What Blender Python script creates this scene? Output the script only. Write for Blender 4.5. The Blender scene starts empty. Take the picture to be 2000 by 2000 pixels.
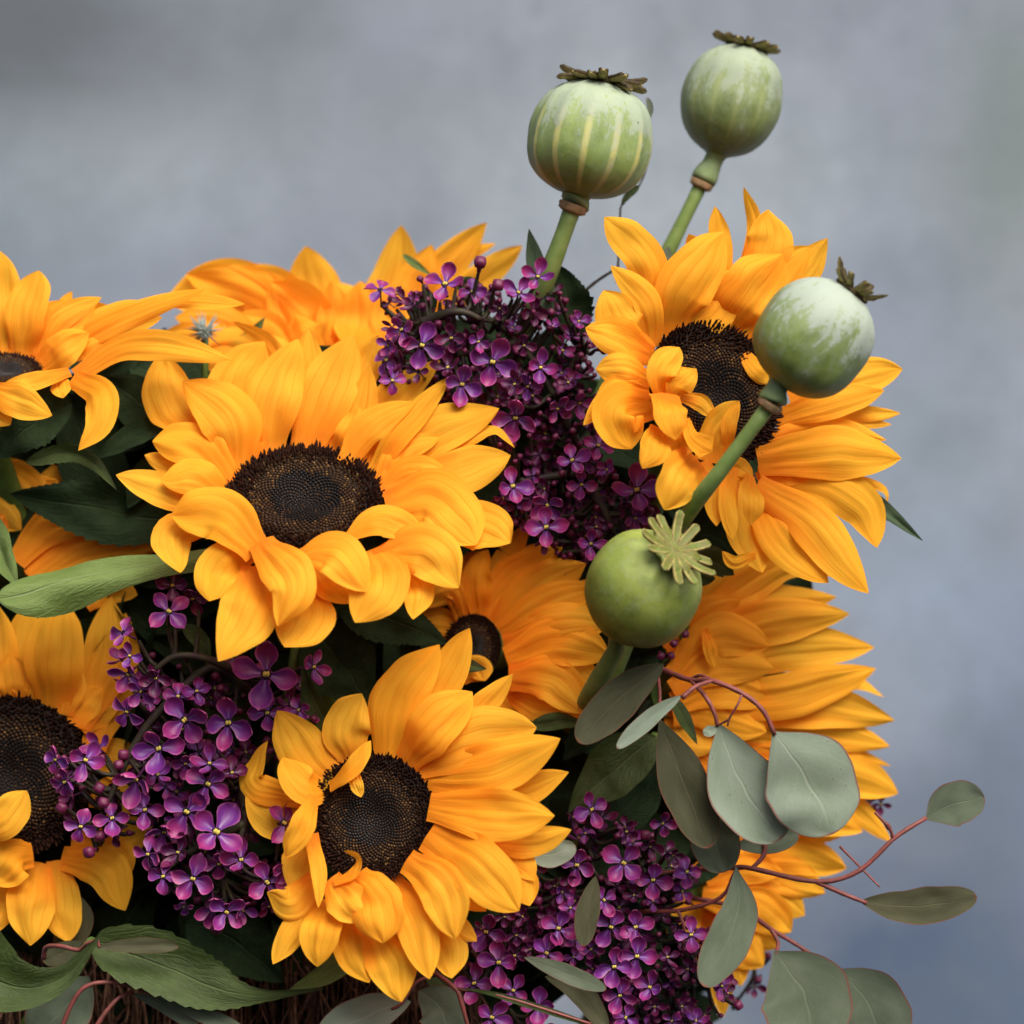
import bpy, bmesh, math, random
from mathutils import Vector, Matrix, noise
random.seed(7)
S = bpy.context.scene
COL = S.collection

# ------------------------------------------------------------------ camera, world, sun, exposure
MM = 0.001
PX = 0.0002            # metres per photo pixel in the plane of the front sunflower
D = 1.15               # camera distance to that plane
CZ = 0.55              # height of the picture centre

cam = bpy.data.cameras.new("camera"); camo = bpy.data.objects.new("camera", cam); COL.objects.link(camo)
camo.location = (0, -D, CZ); camo.rotation_euler = (math.radians(90), 0, 0)
cam.sensor_width = 36; cam.lens = 36 * D / (2000 * PX)
cam.clip_start = 0.05; cam.clip_end = 50
cam.dof.use_dof = True; cam.dof.focus_distance = D - 0.005; cam.dof.aperture_fstop = 5.6
S.camera = camo

SUN_EL, SUN_AZ = math.radians(52), math.radians(28)     # azimuth: to the right of the camera's back
w = bpy.data.worlds.new("World"); S.world = w; w.use_nodes = True
nt = w.node_tree; bg = nt.nodes["Background"]
sky = nt.nodes.new("ShaderNodeTexSky"); sky.sky_type = 'NISHITA'; sky.sun_disc = False
sky.sun_elevation = SUN_EL; sky.sun_rotation = math.pi - SUN_AZ
sky.air_density = 0.4; sky.dust_density = 7.0; sky.ozone_density = 1.0
nt.links.new(sky.outputs[0], bg.inputs[0]); bg.inputs[1].default_value = 0.085
sun = bpy.data.lights.new("sun", 'SUN'); sun.energy = 2.1; sun.angle = math.radians(45); sun.color = (1, .95, .87)
suno = bpy.data.objects.new("sun", sun); COL.objects.link(suno)
sd = Vector((math.sin(SUN_AZ) * math.cos(SUN_EL), -math.cos(SUN_AZ) * math.cos(SUN_EL), math.sin(SUN_EL)))
suno.rotation_euler = sd.to_track_quat('Z', 'Y').to_euler(); suno.location = sd * 3
S.view_settings.view_transform = 'Standard'; S.view_settings.look = 'None'
S.view_settings.exposure = 0.92; S.view_settings.gamma = 1
S.render.engine = 'CYCLES'
S.cycles.max_bounces = 8; S.cycles.diffuse_bounces = 4; S.cycles.transmission_bounces = 4
S.cycles.use_denoising = True
S.cycles.caustics_reflective = False; S.cycles.caustics_refractive = False

# ------------------------------------------------------------------ helpers
VIEW = {'A': (0, 400, 600/1932), 'B': (200, 550, 850/1932), 'C': (650, 450, 700/1932), 'D': (1000, 40, 600/1932),
        'E': (1100, 380, 720/1932), 'F': (1050, 980, 500/1932), 'G': (0, 1100, 700/1932), 'H': (450, 1200, 780/1932),
        'I': (0, 1600, 700/1932), 'J': (850, 1500, 600/1932), 'K': (1250, 1100, 900/1932), 'L': (1100, 1250, 650/1932),
        'Z': (0, 0, 2000/1932)}
def q(v, x, y):
    a = VIEW[v]; return Vector(((a[0] + x * a[2] - 1000) * PX, (1000 - a[1] - y * a[2]) * PX))
def W(p, h):
    """p: metres in the reference plane, h: metres towards the camera -> world point"""
    k = (D - h) / D
    return Vector((p[0] * k, -h, CZ + p[1] * k))
def cc(v): return Vector((v[0], -v[2], v[1]))      # (right, up, towards camera) -> world direction
def sst(a, b, x):
    x = min(1, max(0, (x - a) / (b - a))); return x * x * (3 - 2 * x)

def tag(o, label=None, cat=None, group=None, kind=None):
    if label: o['label'] = label
    if cat: o['category'] = cat
    if group: o['group'] = group
    if kind: o['kind'] = kind
    return o
def empty(name, loc, label, cat, group=None):
    o = bpy.data.objects.new(name, None); COL.objects.link(o); o.location = loc; o.empty_display_size = .01
    return tag(o, label, cat, group)
def mkmesh(name, verts, faces, mats, uvs=None, midx=None, smooth=True):
    me = bpy.data.meshes.new(name); me.from_pydata([tuple(v) for v in verts], [], faces)
    for m in (mats if isinstance(mats, (list, tuple)) else [mats]): me.materials.append(m)
    if uvs is not None:
        l = me.uv_layers.new(name="UVMap")
        buf = []
        for f in faces:
            for i in f: buf += [uvs[i][0], uvs[i][1]]
        l.data.foreach_set("uv", buf)
    if midx is not None: me.polygons.foreach_set("material_index", midx)
    if smooth: me.polygons.foreach_set("use_smooth", [True] * len(faces))
    me.update(); return me
def place(name, me, parent=None, loc=None, label=None):
    o = bpy.data.objects.new(name, me); COL.objects.link(o)
    if parent is not None: o.parent = parent
    if loc is not None: o.location = loc
    if label: o['label'] = label
    return o
class MB:
    def __init__(s): s.v = []; s.f = []; s.uv = []; s.m = []
    def add(s, v, f, uv=None, m=0):
        n = len(s.v); s.v += list(v); s.uv += (list(uv) if uv else [(0, 0)] * len(v))
        s.f += [tuple(i + n for i in g) for g in f]; s.m += [m] * len(f)
    def mesh(s, name, mats, smooth=True, off=Vector((0, 0, 0))):
        return mkmesh(name, [Vector(p) - off for p in s.v], s.f, mats, s.uv, s.m, smooth)
def spline(pts, n):
    """Catmull-Rom through pts (Vectors), n samples"""
    P = [2 * pts[0] - pts[1]] + list(pts) + [2 * pts[-1] - pts[-2]]
    out = []; k = len(pts) - 1
    L = [0]
    for i in range(k): L.append(L[-1] + (pts[i+1] - pts[i]).length)
    for s in range(n):
        x = s / (n - 1) * L[-1]; i = 0
        while i < k - 1 and x > L[i+1]: i += 1
        t = (x - L[i]) / max(1e-9, L[i+1] - L[i])
        a, b, c, d = P[i:i+4]
        out.append(.5 * ((2*b) + (c - a) * t + (2*a - 5*b + 4*c - d) * t*t + (3*b - a - 3*c + d) * t**3))
    return out
def tube(mb, pts, radii, n=8, m=0, cap=True, squash=1):
    k = len(pts); verts = []; uv = []; faces = []
    up = Vector((0.1, 1, 0.2)).normalized()
    for i, p in enumerate(pts):
        t = (pts[min(k-1, i+1)] - pts[max(0, i-1)]).normalized()
        a = t.cross(up); a = a.normalized() if a.length > 1e-4 else Vector((1, 0, 0)); b = t.cross(a)
        r = radii[i] if isinstance(radii, (list, tuple)) else radii
        for j in range(n):
            th = 2 * math.pi * j / n
            verts.append(p + a * math.cos(th) * r + b * math.sin(th) * r * squash); uv.append((j / n, i / (k - 1)))
    for i in range(k - 1):
        for j in range(n):
            faces.append((i*n + j, i*n + (j+1) % n, (i+1)*n + (j+1) % n, (i+1)*n + j))
    if cap: faces.append(tuple(range(n))[::-1]); faces.append(tuple((k-1)*n + j for j in range(n)))
    mb.add(verts, faces, uv, m)

# ------------------------------------------------------------------ materials
class N:
    def __init__(s, name):
        s.m = bpy.data.materials.new(name); s.m.use_nodes = True; s.t = s.m.node_tree; s.n = s.t.nodes
        s.b = s.n["Principled BSDF"]; s.o = s.n["Material Output"]
    def new(s, t, **k):
        x = s.n.new(t)
        for a, v in k.items(): setattr(x, a, v)
        return x
    def l(s, a, b): s.t.links.new(a, b)
    def math(s, op, a, b=None, c=None, clamp=False):
        x = s.new("ShaderNodeMath", operation=op, use_clamp=clamp)
        for i, v in enumerate((a, b, c)):
            if v is None: continue
            if hasattr(v, 'links'): s.l(v, x.inputs[i])
            else: x.inputs[i].default_value = v
        return x.outputs[0]
    def mix(s, f, a, b, mode='MIX'):
        x = s.new("ShaderNodeMix", data_type='RGBA', blend_type=mode)
        for i, v in ((0, f), (6, a), (7, b)):
            if hasattr(v, 'links'): s.l(v, x.inputs[i])
            elif i == 0: x.inputs[0].default_value = v
            else: x.inputs[i].default_value = (*v, 1)
        return x.outputs[2]
    def noise(s, scale, vec=None, detail=3, rough=.55, dist=0):
        x = s.new("ShaderNodeTexNoise"); x.inputs["Scale"].default_value = scale
        x.inputs["Detail"].default_value = detail; x.inputs["Roughness"].default_value = rough; x.inputs["Distortion"].default_value = dist
        if vec is not None: s.l(vec, x.inputs["Vector"])
        return x.outputs["Fac"]
    def ramp(s, f, stops):
        x = s.new("ShaderNodeValToRGB"); e = x.color_ramp.elements
        while len(e) < len(stops): e.new(.5)
        for i, (p, c) in enumerate(stops): e[i].position = p; e[i].color = (*c, 1) if len(c) == 3 else c
        s.l(f, x.inputs[0]); return x.outputs[0]
    def mapr(s, f, a, b, c=0, d=1):
        x = s.new("ShaderNodeMapRange"); x.inputs[1].default_value = a; x.inputs[2].default_value = b
        x.inputs[3].default_value = c; x.inputs[4].default_value = d; s.l(f, x.inputs[0]); return x.outputs[0]
    def uv(s):
        x = s.new("ShaderNodeUVMap"); y = s.new("ShaderNodeSeparateXYZ"); s.l(x.outputs[0], y.inputs[0]); return x.outputs[0], y.outputs[0], y.outputs[1]
    def comb(s, a, b, c=0.0):
        x = s.new("ShaderNodeCombineXYZ")
        for i, v in enumerate((a, b, c)):
            if hasattr(v, 'links'): s.l(v, x.inputs[i])
            else: x.inputs[i].default_value = v
        return x.outputs[0]
    def rnd(s): return s.new("ShaderNodeObjectInfo").outputs["Random"]
    def obj(s): return s.new("ShaderNodeTexCoord").outputs["Object"]
    def bump(s, h, st=.3, d=.001):
        x = s.new("ShaderNodeBump"); x.inputs["Strength"].default_value = st; x.inputs["Distance"].default_value = d
        s.l(h, x.inputs["Height"]); s.l(x.outputs[0], s.b.inputs["Normal"]); return x.outputs[0]
    def fin(s, col, rough=.5, spec=.3, trans=0, tcol=None, normal=None):
        if hasattr(col, 'links'): s.l(col, s.b.inputs["Base Color"])
        else: s.b.inputs["Base Color"].default_value = (*col, 1)
        if hasattr(rough, 'links'): s.l(rough, s.b.inputs["Roughness"])
        else: s.b.inputs["Roughness"].default_value = rough
        s.b.inputs["Specular IOR Level"].default_value = spec
        if trans:
            t = s.new("ShaderNodeBsdfTranslucent"); mx = s.new("ShaderNodeMixShader"); mx.inputs[0].default_value = trans
            c = tcol if tcol is not None else col
            if hasattr(c, 'links'): s.l(c, t.inputs[0])
            else: t.inputs[0].default_value = (*c, 1)
            if normal is not None: s.l(normal, t.inputs["Normal"])
            s.l(s.b.outputs[0], mx.inputs[1]); s.l(t.outputs[0], mx.inputs[2]); s.l(mx.outputs[0], s.o.inputs[0])
        return s.m

def mat_petal():
    k = N("sunflower_petal"); v, ux, uy = k.uv(); r = k.rnd()
    rs = k.math('MULTIPLY', r, 37.0)
    st = k.noise(1, k.comb(k.math('MULTIPLY_ADD', ux, 9.0, rs), k.math('MULTIPLY', uy, 1.3), rs), 4, .6)
    fine = k.noise(1, k.comb(k.math('MULTIPLY_ADD', ux, 38.0, rs), k.math('MULTIPLY', uy, 2.2), rs), 2, .5)
    blot = k.noise(1, k.comb(k.math('MULTIPLY', ux, 1.4), k.math('MULTIPLY', uy, 2.4), rs), 3)
    # own colour: deeper orange at the claw, golden yellow blade
    along = k.ramp(k.math('ADD', uy, k.mapr(blot, .3, .7, -.16, .16)), [(0, (.92, .25, .018)), (.28, (.96, .38, .024)), (.62, (.98, .535, .045)), (1, (.98, .50, .038))])
    gl = None
    wob = k.math('MULTIPLY', k.math('SUBTRACT', k.noise(1, k.comb(rs, k.math('MULTIPLY', uy, 2.5), rs), 2), .5), .10)
    for g in (.19, .40, .61, .80):
        d = k.math('ABSOLUTE', k.math('SUBTRACT', k.math('ADD', ux, wob), g)); d = k.mapr(d, .0, .020, 1, 0)
        gl = d if gl is None else k.math('MAXIMUM', gl, d)
    gl = k.math('MULTIPLY', gl, k.mapr(uy, .78, 1.0, .62, .10))
    along = k.mix(gl, along, (.86, .29, .012))
    c = k.mix(k.mapr(st, .54, .74, 0, .25), along, (.84, .30, .010))
    c = k.mix(k.mapr(fine, .48, .72, 0, .16), c, (.80, .27, .010))
    c = k.mix(k.mapr(r, 0, 1, 0, .35), c, (.90, .36, .012))
    n = k.bump(k.math('ADD', k.math('MULTIPLY', st, 1.0), k.math('MULTIPLY', fine, .35)), .34, .001)
    return k.fin(c, .68, .10, .48, k.mix(.6, c, (.96, .30, .010)), n)
PETAL = mat_petal()

def mat_simple(name, col, rough=.6, spec=.3, var=.25, scale=300, col2=None, bump=.2, trans=0):
    k = N(name); o = k.obj(); f = k.noise(scale, o, 4)
    c2 = col2 or tuple(x * (1 - var) for x in col)
    c = k.mix(k.mapr(f, .35, .68), col, c2); n = k.bump(f, bump, .0006)
    return k.fin(c, rough, spec, trans, c if trans else None, n)
DISC = mat_simple("disc_bed", (.010, .005, .003), .8, .2)
FL_IN = mat_simple("disc_centre_florets", (.007, .005, .004), .35, .45, .4, 900)
FL_MID = mat_simple("disc_ring_florets", (.062, .027, .008), .6, .3, .5, 900, (.018, .008, .003))
FL_OUT = mat_simple("disc_rim_florets", (.034, .010, .004), .8, .15, .5, 900, (.010, .004, .002))
FL_TIP = mat_simple("disc_pollen_tips", (.15, .075, .018), .5, .4, .4, 900)
STEM = mat_simple("green_stem", (.075, .135, .022), .55, .35, .3, 220, (.045, .09, .015), .25)
PSTEM = mat_simple("poppy_stem", (.19, .27, .08), .55, .3, .3, 160, (.13, .21, .05), .2)
RECEP = mat_simple("green_receptacle", (.04, .085, .02), .7, .2)
TWIG = mat_simple("brown_twig", (.13, .065, .038), .75, .2, .5, 400, (.035, .016, .010))
REDSTEM = mat_simple("red_stem", (.22, .055, .05), .5, .35, .3, 300, (.13, .045, .035))
DARKSTEM = mat_simple("lilac_stem", (.035, .035, .012), .6, .3, .3, 300, (.03, .012, .02))
COLLAR = mat_simple("collar_ring", (.36, .21, .12), .7, .2, .3, 700, (.19, .15, .06), .5)
YEL = mat_simple("anther", (.62, .50, .10), .6, .3, .3, 3000)
THROAT = mat_simple("throat", (.012, .004, .022), .6, .2)

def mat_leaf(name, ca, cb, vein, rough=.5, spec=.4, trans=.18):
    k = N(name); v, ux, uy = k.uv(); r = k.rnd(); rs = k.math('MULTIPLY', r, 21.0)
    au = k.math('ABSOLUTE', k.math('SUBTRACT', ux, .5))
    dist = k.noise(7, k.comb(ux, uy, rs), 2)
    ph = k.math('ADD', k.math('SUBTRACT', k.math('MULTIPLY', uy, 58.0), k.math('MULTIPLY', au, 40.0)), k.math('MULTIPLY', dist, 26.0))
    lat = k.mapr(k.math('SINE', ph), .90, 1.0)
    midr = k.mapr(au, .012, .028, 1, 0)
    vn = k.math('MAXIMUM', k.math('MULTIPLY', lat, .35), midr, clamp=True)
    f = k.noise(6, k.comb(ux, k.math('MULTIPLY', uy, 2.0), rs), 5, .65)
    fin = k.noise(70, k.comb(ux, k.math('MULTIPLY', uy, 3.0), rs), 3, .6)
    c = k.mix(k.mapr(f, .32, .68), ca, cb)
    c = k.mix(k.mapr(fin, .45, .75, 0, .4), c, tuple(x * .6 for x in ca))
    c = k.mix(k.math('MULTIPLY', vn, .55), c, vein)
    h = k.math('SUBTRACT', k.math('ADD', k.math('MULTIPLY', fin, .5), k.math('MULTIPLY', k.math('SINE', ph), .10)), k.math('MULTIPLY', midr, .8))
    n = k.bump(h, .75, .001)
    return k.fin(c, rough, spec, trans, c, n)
LEAF = mat_leaf("leaf_green", (.036, .060, .011), (.056, .088, .017), (.12, .16, .06))
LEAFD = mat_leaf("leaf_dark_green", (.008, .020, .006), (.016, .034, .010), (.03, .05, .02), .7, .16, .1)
LEAFB = mat_leaf("leaf_bright_green", (.12, .19, .040), (.16, .235, .058), (.24, .32, .14))
LEAFS = mat_leaf("leaf_soft_green", (.05, .09, .045), (.07, .12, .055), (.14, .18, .09))

def mat_euc(name, ca, cb, vein, edge=(.20, .055, .045)):
    k = N(name); v, ux, uy = k.uv(); r = k.rnd(); rs = k.math('MULTIPLY', r, 21.0)
    au = k.math('MULTIPLY', k.math('ABSOLUTE', k.math('SUBTRACT', ux, .5)), 2.0)
    f = k.noise(3, k.comb(ux, uy, rs), 5, .6); fin = k.noise(45, k.comb(ux, uy, rs), 4, .6)
    c = k.mix(k.mapr(f, .35, .68), ca, cb)
    c = k.mix(k.mapr(fin, .55, .8, 0, .25), c, tuple(x * .55 for x in ca))
    spots = k.mapr(k.noise(24, k.comb(ux, uy, rs), 1), .70, .76)
    c = k.mix(k.math('MULTIPLY', spots, .45), c, (.09, .06, .035))
    wob = k.math('MULTIPLY', k.math('SUBTRACT', k.noise(4, k.comb(ux, uy, rs), 2), .5), .05)
    a2 = k.math('ADD', au, wob)
    mid = k.math('MULTIPLY', k.mapr(a2, .012, .045, 1, 0), k.mapr(uy, .6, .95, 1, .1))
    ph = k.math('ADD', k.math('SUBTRACT', k.math('MULTIPLY', uy, 30.0), k.math('MULTIPLY', au, 14.0)), k.math('MULTIPLY', f, 8.0))
    lat = k.math('MULTIPLY', k.mapr(k.math('SINE', ph), .93, 1.0), .18)
    c = k.mix(k.math('MAXIMUM', k.math('MULTIPLY', mid, .5), lat), c, vein)
    ed = k.math('MAXIMUM', k.mapr(au, .945, .975), k.mapr(uy, .975, .99))
    c = k.mix(k.math('MULTIPLY', ed, .75), c, edge)
    n = k.bump(k.math('SUBTRACT', k.math('MULTIPLY', fin, .3), k.math('MULTIPLY', mid, .5)), .35, .0008)
    return k.fin(c, .75, .15, .12, c, n)
EUC = mat_euc("eucalyptus_pale", (.20, .255, .185), (.235, .285, .225), (.33, .37, .28))
EUCM = mat_euc("eucalyptus_green", (.088, .115, .075), (.115, .142, .098), (.16, .19, .13))
EUCD = mat_euc("eucalyptus_dark", (.055, .058, .030), (.075, .078, .042), (.12, .11, .06), (.16, .055, .035))

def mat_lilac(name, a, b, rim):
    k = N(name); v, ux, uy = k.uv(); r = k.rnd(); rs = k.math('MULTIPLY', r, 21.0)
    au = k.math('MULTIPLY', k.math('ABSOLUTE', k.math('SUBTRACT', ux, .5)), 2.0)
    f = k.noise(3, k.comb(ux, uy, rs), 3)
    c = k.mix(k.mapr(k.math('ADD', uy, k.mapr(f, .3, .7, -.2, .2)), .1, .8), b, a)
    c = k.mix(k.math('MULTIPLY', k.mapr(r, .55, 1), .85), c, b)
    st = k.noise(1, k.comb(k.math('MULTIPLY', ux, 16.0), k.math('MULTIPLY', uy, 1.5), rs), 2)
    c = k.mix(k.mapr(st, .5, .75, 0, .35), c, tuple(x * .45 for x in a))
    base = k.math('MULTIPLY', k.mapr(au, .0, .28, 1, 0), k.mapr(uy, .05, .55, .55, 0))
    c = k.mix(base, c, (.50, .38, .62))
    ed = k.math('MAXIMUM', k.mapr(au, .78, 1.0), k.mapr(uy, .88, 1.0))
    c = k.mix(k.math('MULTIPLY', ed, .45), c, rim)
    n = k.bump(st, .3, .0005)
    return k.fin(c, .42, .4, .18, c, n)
LIL = mat_lilac("lilac_petal", (.30, .026, .155), (.12, .024, .23), (.70, .22, .40))
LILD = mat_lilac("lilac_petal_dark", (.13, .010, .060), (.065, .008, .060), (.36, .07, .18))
BUD = mat_simple("lilac_bud", (.16, .014, .062), .4, .4, .5, 500, (.06, .007, .032))
TUBEM = mat_simple("lilac_tube", (.10, .014, .075), .45, .35, .3, 500, (.05, .01, .06))

def mat_capsule(name, stripes, bloom, g1=(.16, .235, .055), g2=(.10, .165, .035), top=.5):
    k = N(name); v, ux, uy = k.uv(); o = k.obj()
    mp = k.new("ShaderNodeMapping"); mp.inputs["Scale"].default_value = (1, 1, .5); k.l(o, mp.inputs[0])
    n1 = k.noise(115, mp.outputs[0], 7, .74, .9); n2 = k.noise(520, mp.outputs[0], 5, .75, .5); n3 = k.noise(38, o, 3)
    c = k.mix(k.mapr(n3, .35, .65), g1, g2)
    if stripes:
        s = k.math('SINE', k.math('MULTIPLY', ux, 2 * math.pi * 13))
        s = k.math('MULTIPLY', k.mapr(s, .62, .97), k.math('MULTIPLY', k.mapr(uy, .03, .16), k.mapr(uy, .55, .78, 1, 0)))
        c = k.mix(k.math('MULTIPLY', s, stripes), c, (.52, .50, .17))
    bl = k.math('ADD', k.math('ADD', k.math('MULTIPLY', n1, .95), k.math('MULTIPLY', n2, .55)), k.mapr(uy, .35, 1.0, -.13, top * .26))
    bl = k.math('MAXIMUM', k.mapr(bl, .74, .80), k.mapr(bl, .56, .82, 0, .4))
    c = k.mix(k.mapr(k.noise(170, o, 4, .7), .5, .7, 0, .45), c, tuple(x * .55 for x in g2))
    c = k.mix(k.math('MULTIPLY', bl, bloom), c, (.35, .405, .36))
    n4 = k.noise(500, o, 1)
    c = k.mix(k.math('MULTIPLY', k.mapr(n4, .78, .82), .6), c, (.02, .03, .015))
    n = k.bump(k.math('ADD', n1, k.math('MULTIPLY', n2, .3)), .35, .0012)
    return k.fin(c, k.mapr(bl, 0, 1, .42, .7), .35, 0, None, n)
CROWN_M = mat_simple("poppy_crown_dark", (.075, .06, .022), .7, .2, .4, 700, (.035, .022, .014), .5)
CROWN_E = mat_simple("poppy_crown_edge", (.36, .31, .10), .6, .3, .3, 350, (.17, .12, .04), .3)
CROWN_G = mat_simple("poppy_crown_green", (.11, .155, .022), .55, .3, .4, 500, (.12, .10, .025), .4)

def mat_wall():
    k = N("wall_plaster"); o = k.obj()
    big = k.noise(2.6, o, 3, .5, .4); med = k.noise(9, o, 5, .6, .5)
    mp = k.new("ShaderNodeMapping"); mp.inputs["Scale"].default_value = (1, 1, 5); k.l(o, mp.inputs[0])
    fine = k.noise(90, mp.outputs[0], 4, .65)
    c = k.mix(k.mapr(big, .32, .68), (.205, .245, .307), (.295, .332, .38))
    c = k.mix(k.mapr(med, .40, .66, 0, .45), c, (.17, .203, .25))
    sx = k.new("ShaderNodeSeparateXYZ"); k.l(o, sx.inputs[0])
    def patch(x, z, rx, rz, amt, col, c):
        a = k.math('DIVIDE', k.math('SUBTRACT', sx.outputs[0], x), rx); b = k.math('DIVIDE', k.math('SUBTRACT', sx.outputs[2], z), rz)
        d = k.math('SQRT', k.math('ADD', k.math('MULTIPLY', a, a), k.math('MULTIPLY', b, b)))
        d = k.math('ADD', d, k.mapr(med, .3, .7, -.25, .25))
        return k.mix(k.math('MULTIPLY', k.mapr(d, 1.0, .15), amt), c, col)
    for p in VIGNETTE_PATCHES: c = patch(*p[:5], (p[5][0] * .93, p[5][1] * 1.03, p[5][2]), c)
    c = k.mix(k.mapr(fine, .45, .75, 0, .18), c, (.12, .125, .14))
    c = k.mix(k.mapr(k.noise(13, o, 7, .74), .44, .68, 0, .42), c, (.12, .15, .17)); spots = k.mapr(k.noise(30, o, 2), .70, .78); c = k.mix(k.math('MULTIPLY', spots, .35), c, (.09, .11, .13))
    n = k.bump(fine, .1, .001)
    return k.fin(c, .9, .1, 0, None, n)
WALL_Y = 0.55
def wp(zx, zy):   # photo position (display px) -> wall x, z (object space, centred at CZ)
    p = q('Z', zx, zy); kk = (D + WALL_Y) / D; return p[0] * kk, p[1] * kk
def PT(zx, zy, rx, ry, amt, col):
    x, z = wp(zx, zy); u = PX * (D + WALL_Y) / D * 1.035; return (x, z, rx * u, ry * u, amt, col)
# painted-in vignette: wall colour darkened at corners, paler mid, plus bluish and grey mottling
VIGNETTE_PATCHES = [PT(0, 60, 800, 420, .95, (.105, .11, .13)), PT(0, 440, 330, 280, .9, (.18, .20, .25)), PT(250, 330, 480, 200, .35, (.38, .41, .47)),
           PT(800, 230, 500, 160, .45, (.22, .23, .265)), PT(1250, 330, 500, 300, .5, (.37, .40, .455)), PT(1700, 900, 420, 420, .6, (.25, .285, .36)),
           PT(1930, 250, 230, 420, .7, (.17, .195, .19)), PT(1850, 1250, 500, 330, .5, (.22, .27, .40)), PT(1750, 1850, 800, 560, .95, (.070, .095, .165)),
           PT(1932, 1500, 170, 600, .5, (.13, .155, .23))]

# ------------------------------------------------------------------ the wall behind
def build_wall():
    n = 24; vs = []; fs = []
    for i in range(n + 1):
        for j in range(n + 1): vs.append((-2.5 + 5 * i / n, .004 * noise.noise(Vector((i, j, 3)) * .5), -2.0 + 4.0 * j / n))
    for i in range(n):
        for j in range(n): a = i * (n+1) + j; fs.append((a, a + n + 1, a + n + 2, a + 1))
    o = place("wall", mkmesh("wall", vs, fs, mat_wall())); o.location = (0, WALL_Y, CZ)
    tag(o, "cloudy blue grey plaster wall behind the bouquet", None, None, 'structure')
build_wall()

# ------------------------------------------------------------------ ribbons: petals and leaves
def prof_petal(t, tip=1.0, base=.42):
    a = base + (1 - base) * sst(0, .48, t)
    if t > .5:
        x = (t - .5) / .5; a *= max(.0, 1 - x ** (1.15 + .95 * tip)) ** .88
    return max(a, .015)
def prof_euc(t, k=.5):
    # nearly round blade on a short claw
    p = .30 + .28 * k
    if t <= 0: return .02
    if t < p: return max(.02, math.sin(math.pi / 2 * t / p) ** (.75 if k > .84 else 1.05))
    return max(.03, (1 - ((t - p) / (1.001 - p)) ** 2.2) ** .5)
def prof_leaf(t): return max(.02, math.sin(math.pi * (t ** .72)) ** .85 if 0 < t < 1 else .02)

def ribbon(cpts, hw, nrm, prof, nc=10, nr=20, roll=(0, 0), cup=0., pleat=0., crumple=0., serr=0., seed=0, curl=0., fold=0.):
    """cpts: world centreline control points; hw half width (m); nrm(i/n)->world normal"""
    ts = [1 - (1 - i / nr) ** 1.25 for i in range(nr + 1)]
    N_ = 60; C = spline(cpts, N_ + 1)
    def at(t):
        x = t * N_; i = min(N_ - 1, int(x)); return C[i].lerp(C[i+1], x - i)
    vs = []; uv = []; fs = []
    rs = random.Random(seed); ph = rs.uniform(0, 6.28); sgn = rs.choice((-1, 1)); lat = rs.uniform(-.16, .16) if pleat else 0; ga = [rs.uniform(.5, 2.6) for _ in range(4)]; off = Vector((rs.uniform(0, 90), rs.uniform(0, 90), 0))
    for r, t in enumerate(ts):
        p = at(t); T = (at(min(1, t + .03)) - at(max(0, t - .03))).normalized()
        n = nrm(p); n = (n - T * n.dot(T)); n = n.normalized() if n.length > 1e-5 else Vector((0, -1, 0))
        s = T.cross(n)
        comp = 1 / max(.55, math.hypot(s.x, s.z))
        a = math.radians(roll[0] + (roll[1] - roll[0]) * t)
        s2 = s * math.cos(a) + n * math.sin(a); n2 = n * math.cos(a) - s * math.sin(a)
        w_ = hw * prof(t) * comp
        for c in range(nc + 1):
            u = -1 + 2 * c / nc; ww = w_
            if serr and abs(u) > .99: ww = w_ * (1 + serr * (.45 + .9 * abs(noise.noise(Vector((t * 7, u, seed))))) * ((t * (15 + 2 * math.sin(t * 6 + seed)) + (.5 if u > 0 else 0)) % 1.0 - .4) * (1 if t > .06 else 0))
            h = cup * (u * u) * w_ - abs(cup) * .3 * w_
            h += fold * abs(u) * w_
            env = sst(0, .15, t) * (1 - .5 * t)
            if pleat:
                wob = .05 * math.sin(t * 4 + ph)
                for gi, g in enumerate((-.62, -.2, .22, .6)):
                    h -= pleat * ga[gi] * w_ * math.exp(-abs(u - g - wob) / .10) * env
                h += pleat * .5 * w_ * math.cos(u * 9 + ph) * env
            h += curl * w_ * sgn * max(0, abs(u) - .55) ** 2 * 4 * math.sin(t * 5 + ph + u)
            if crumple:
                q_ = Vector((u * 1.1, t * 3.0, 0)) + off
                h += crumple * w_ * noise.noise(q_) * (.4 + t)
            v = p + s2 * (u * ww) + n2 * h
            v += s2 * (lat * w_ * 0 + hw * lat * sst(.55, 1, t))
            if crumple: v += s2 * (w_ * .09 * noise.noise(Vector((t * 5, u, 7)) + off))
            vs.append(v); uv.append((c / nc, t))
    for r in range(nr):
        for c in range(nc):
            a = r * (nc + 1) + c; fs.append((a, a + 1, a + nc + 2, a + nc + 1))
    return vs, fs, uv

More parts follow.
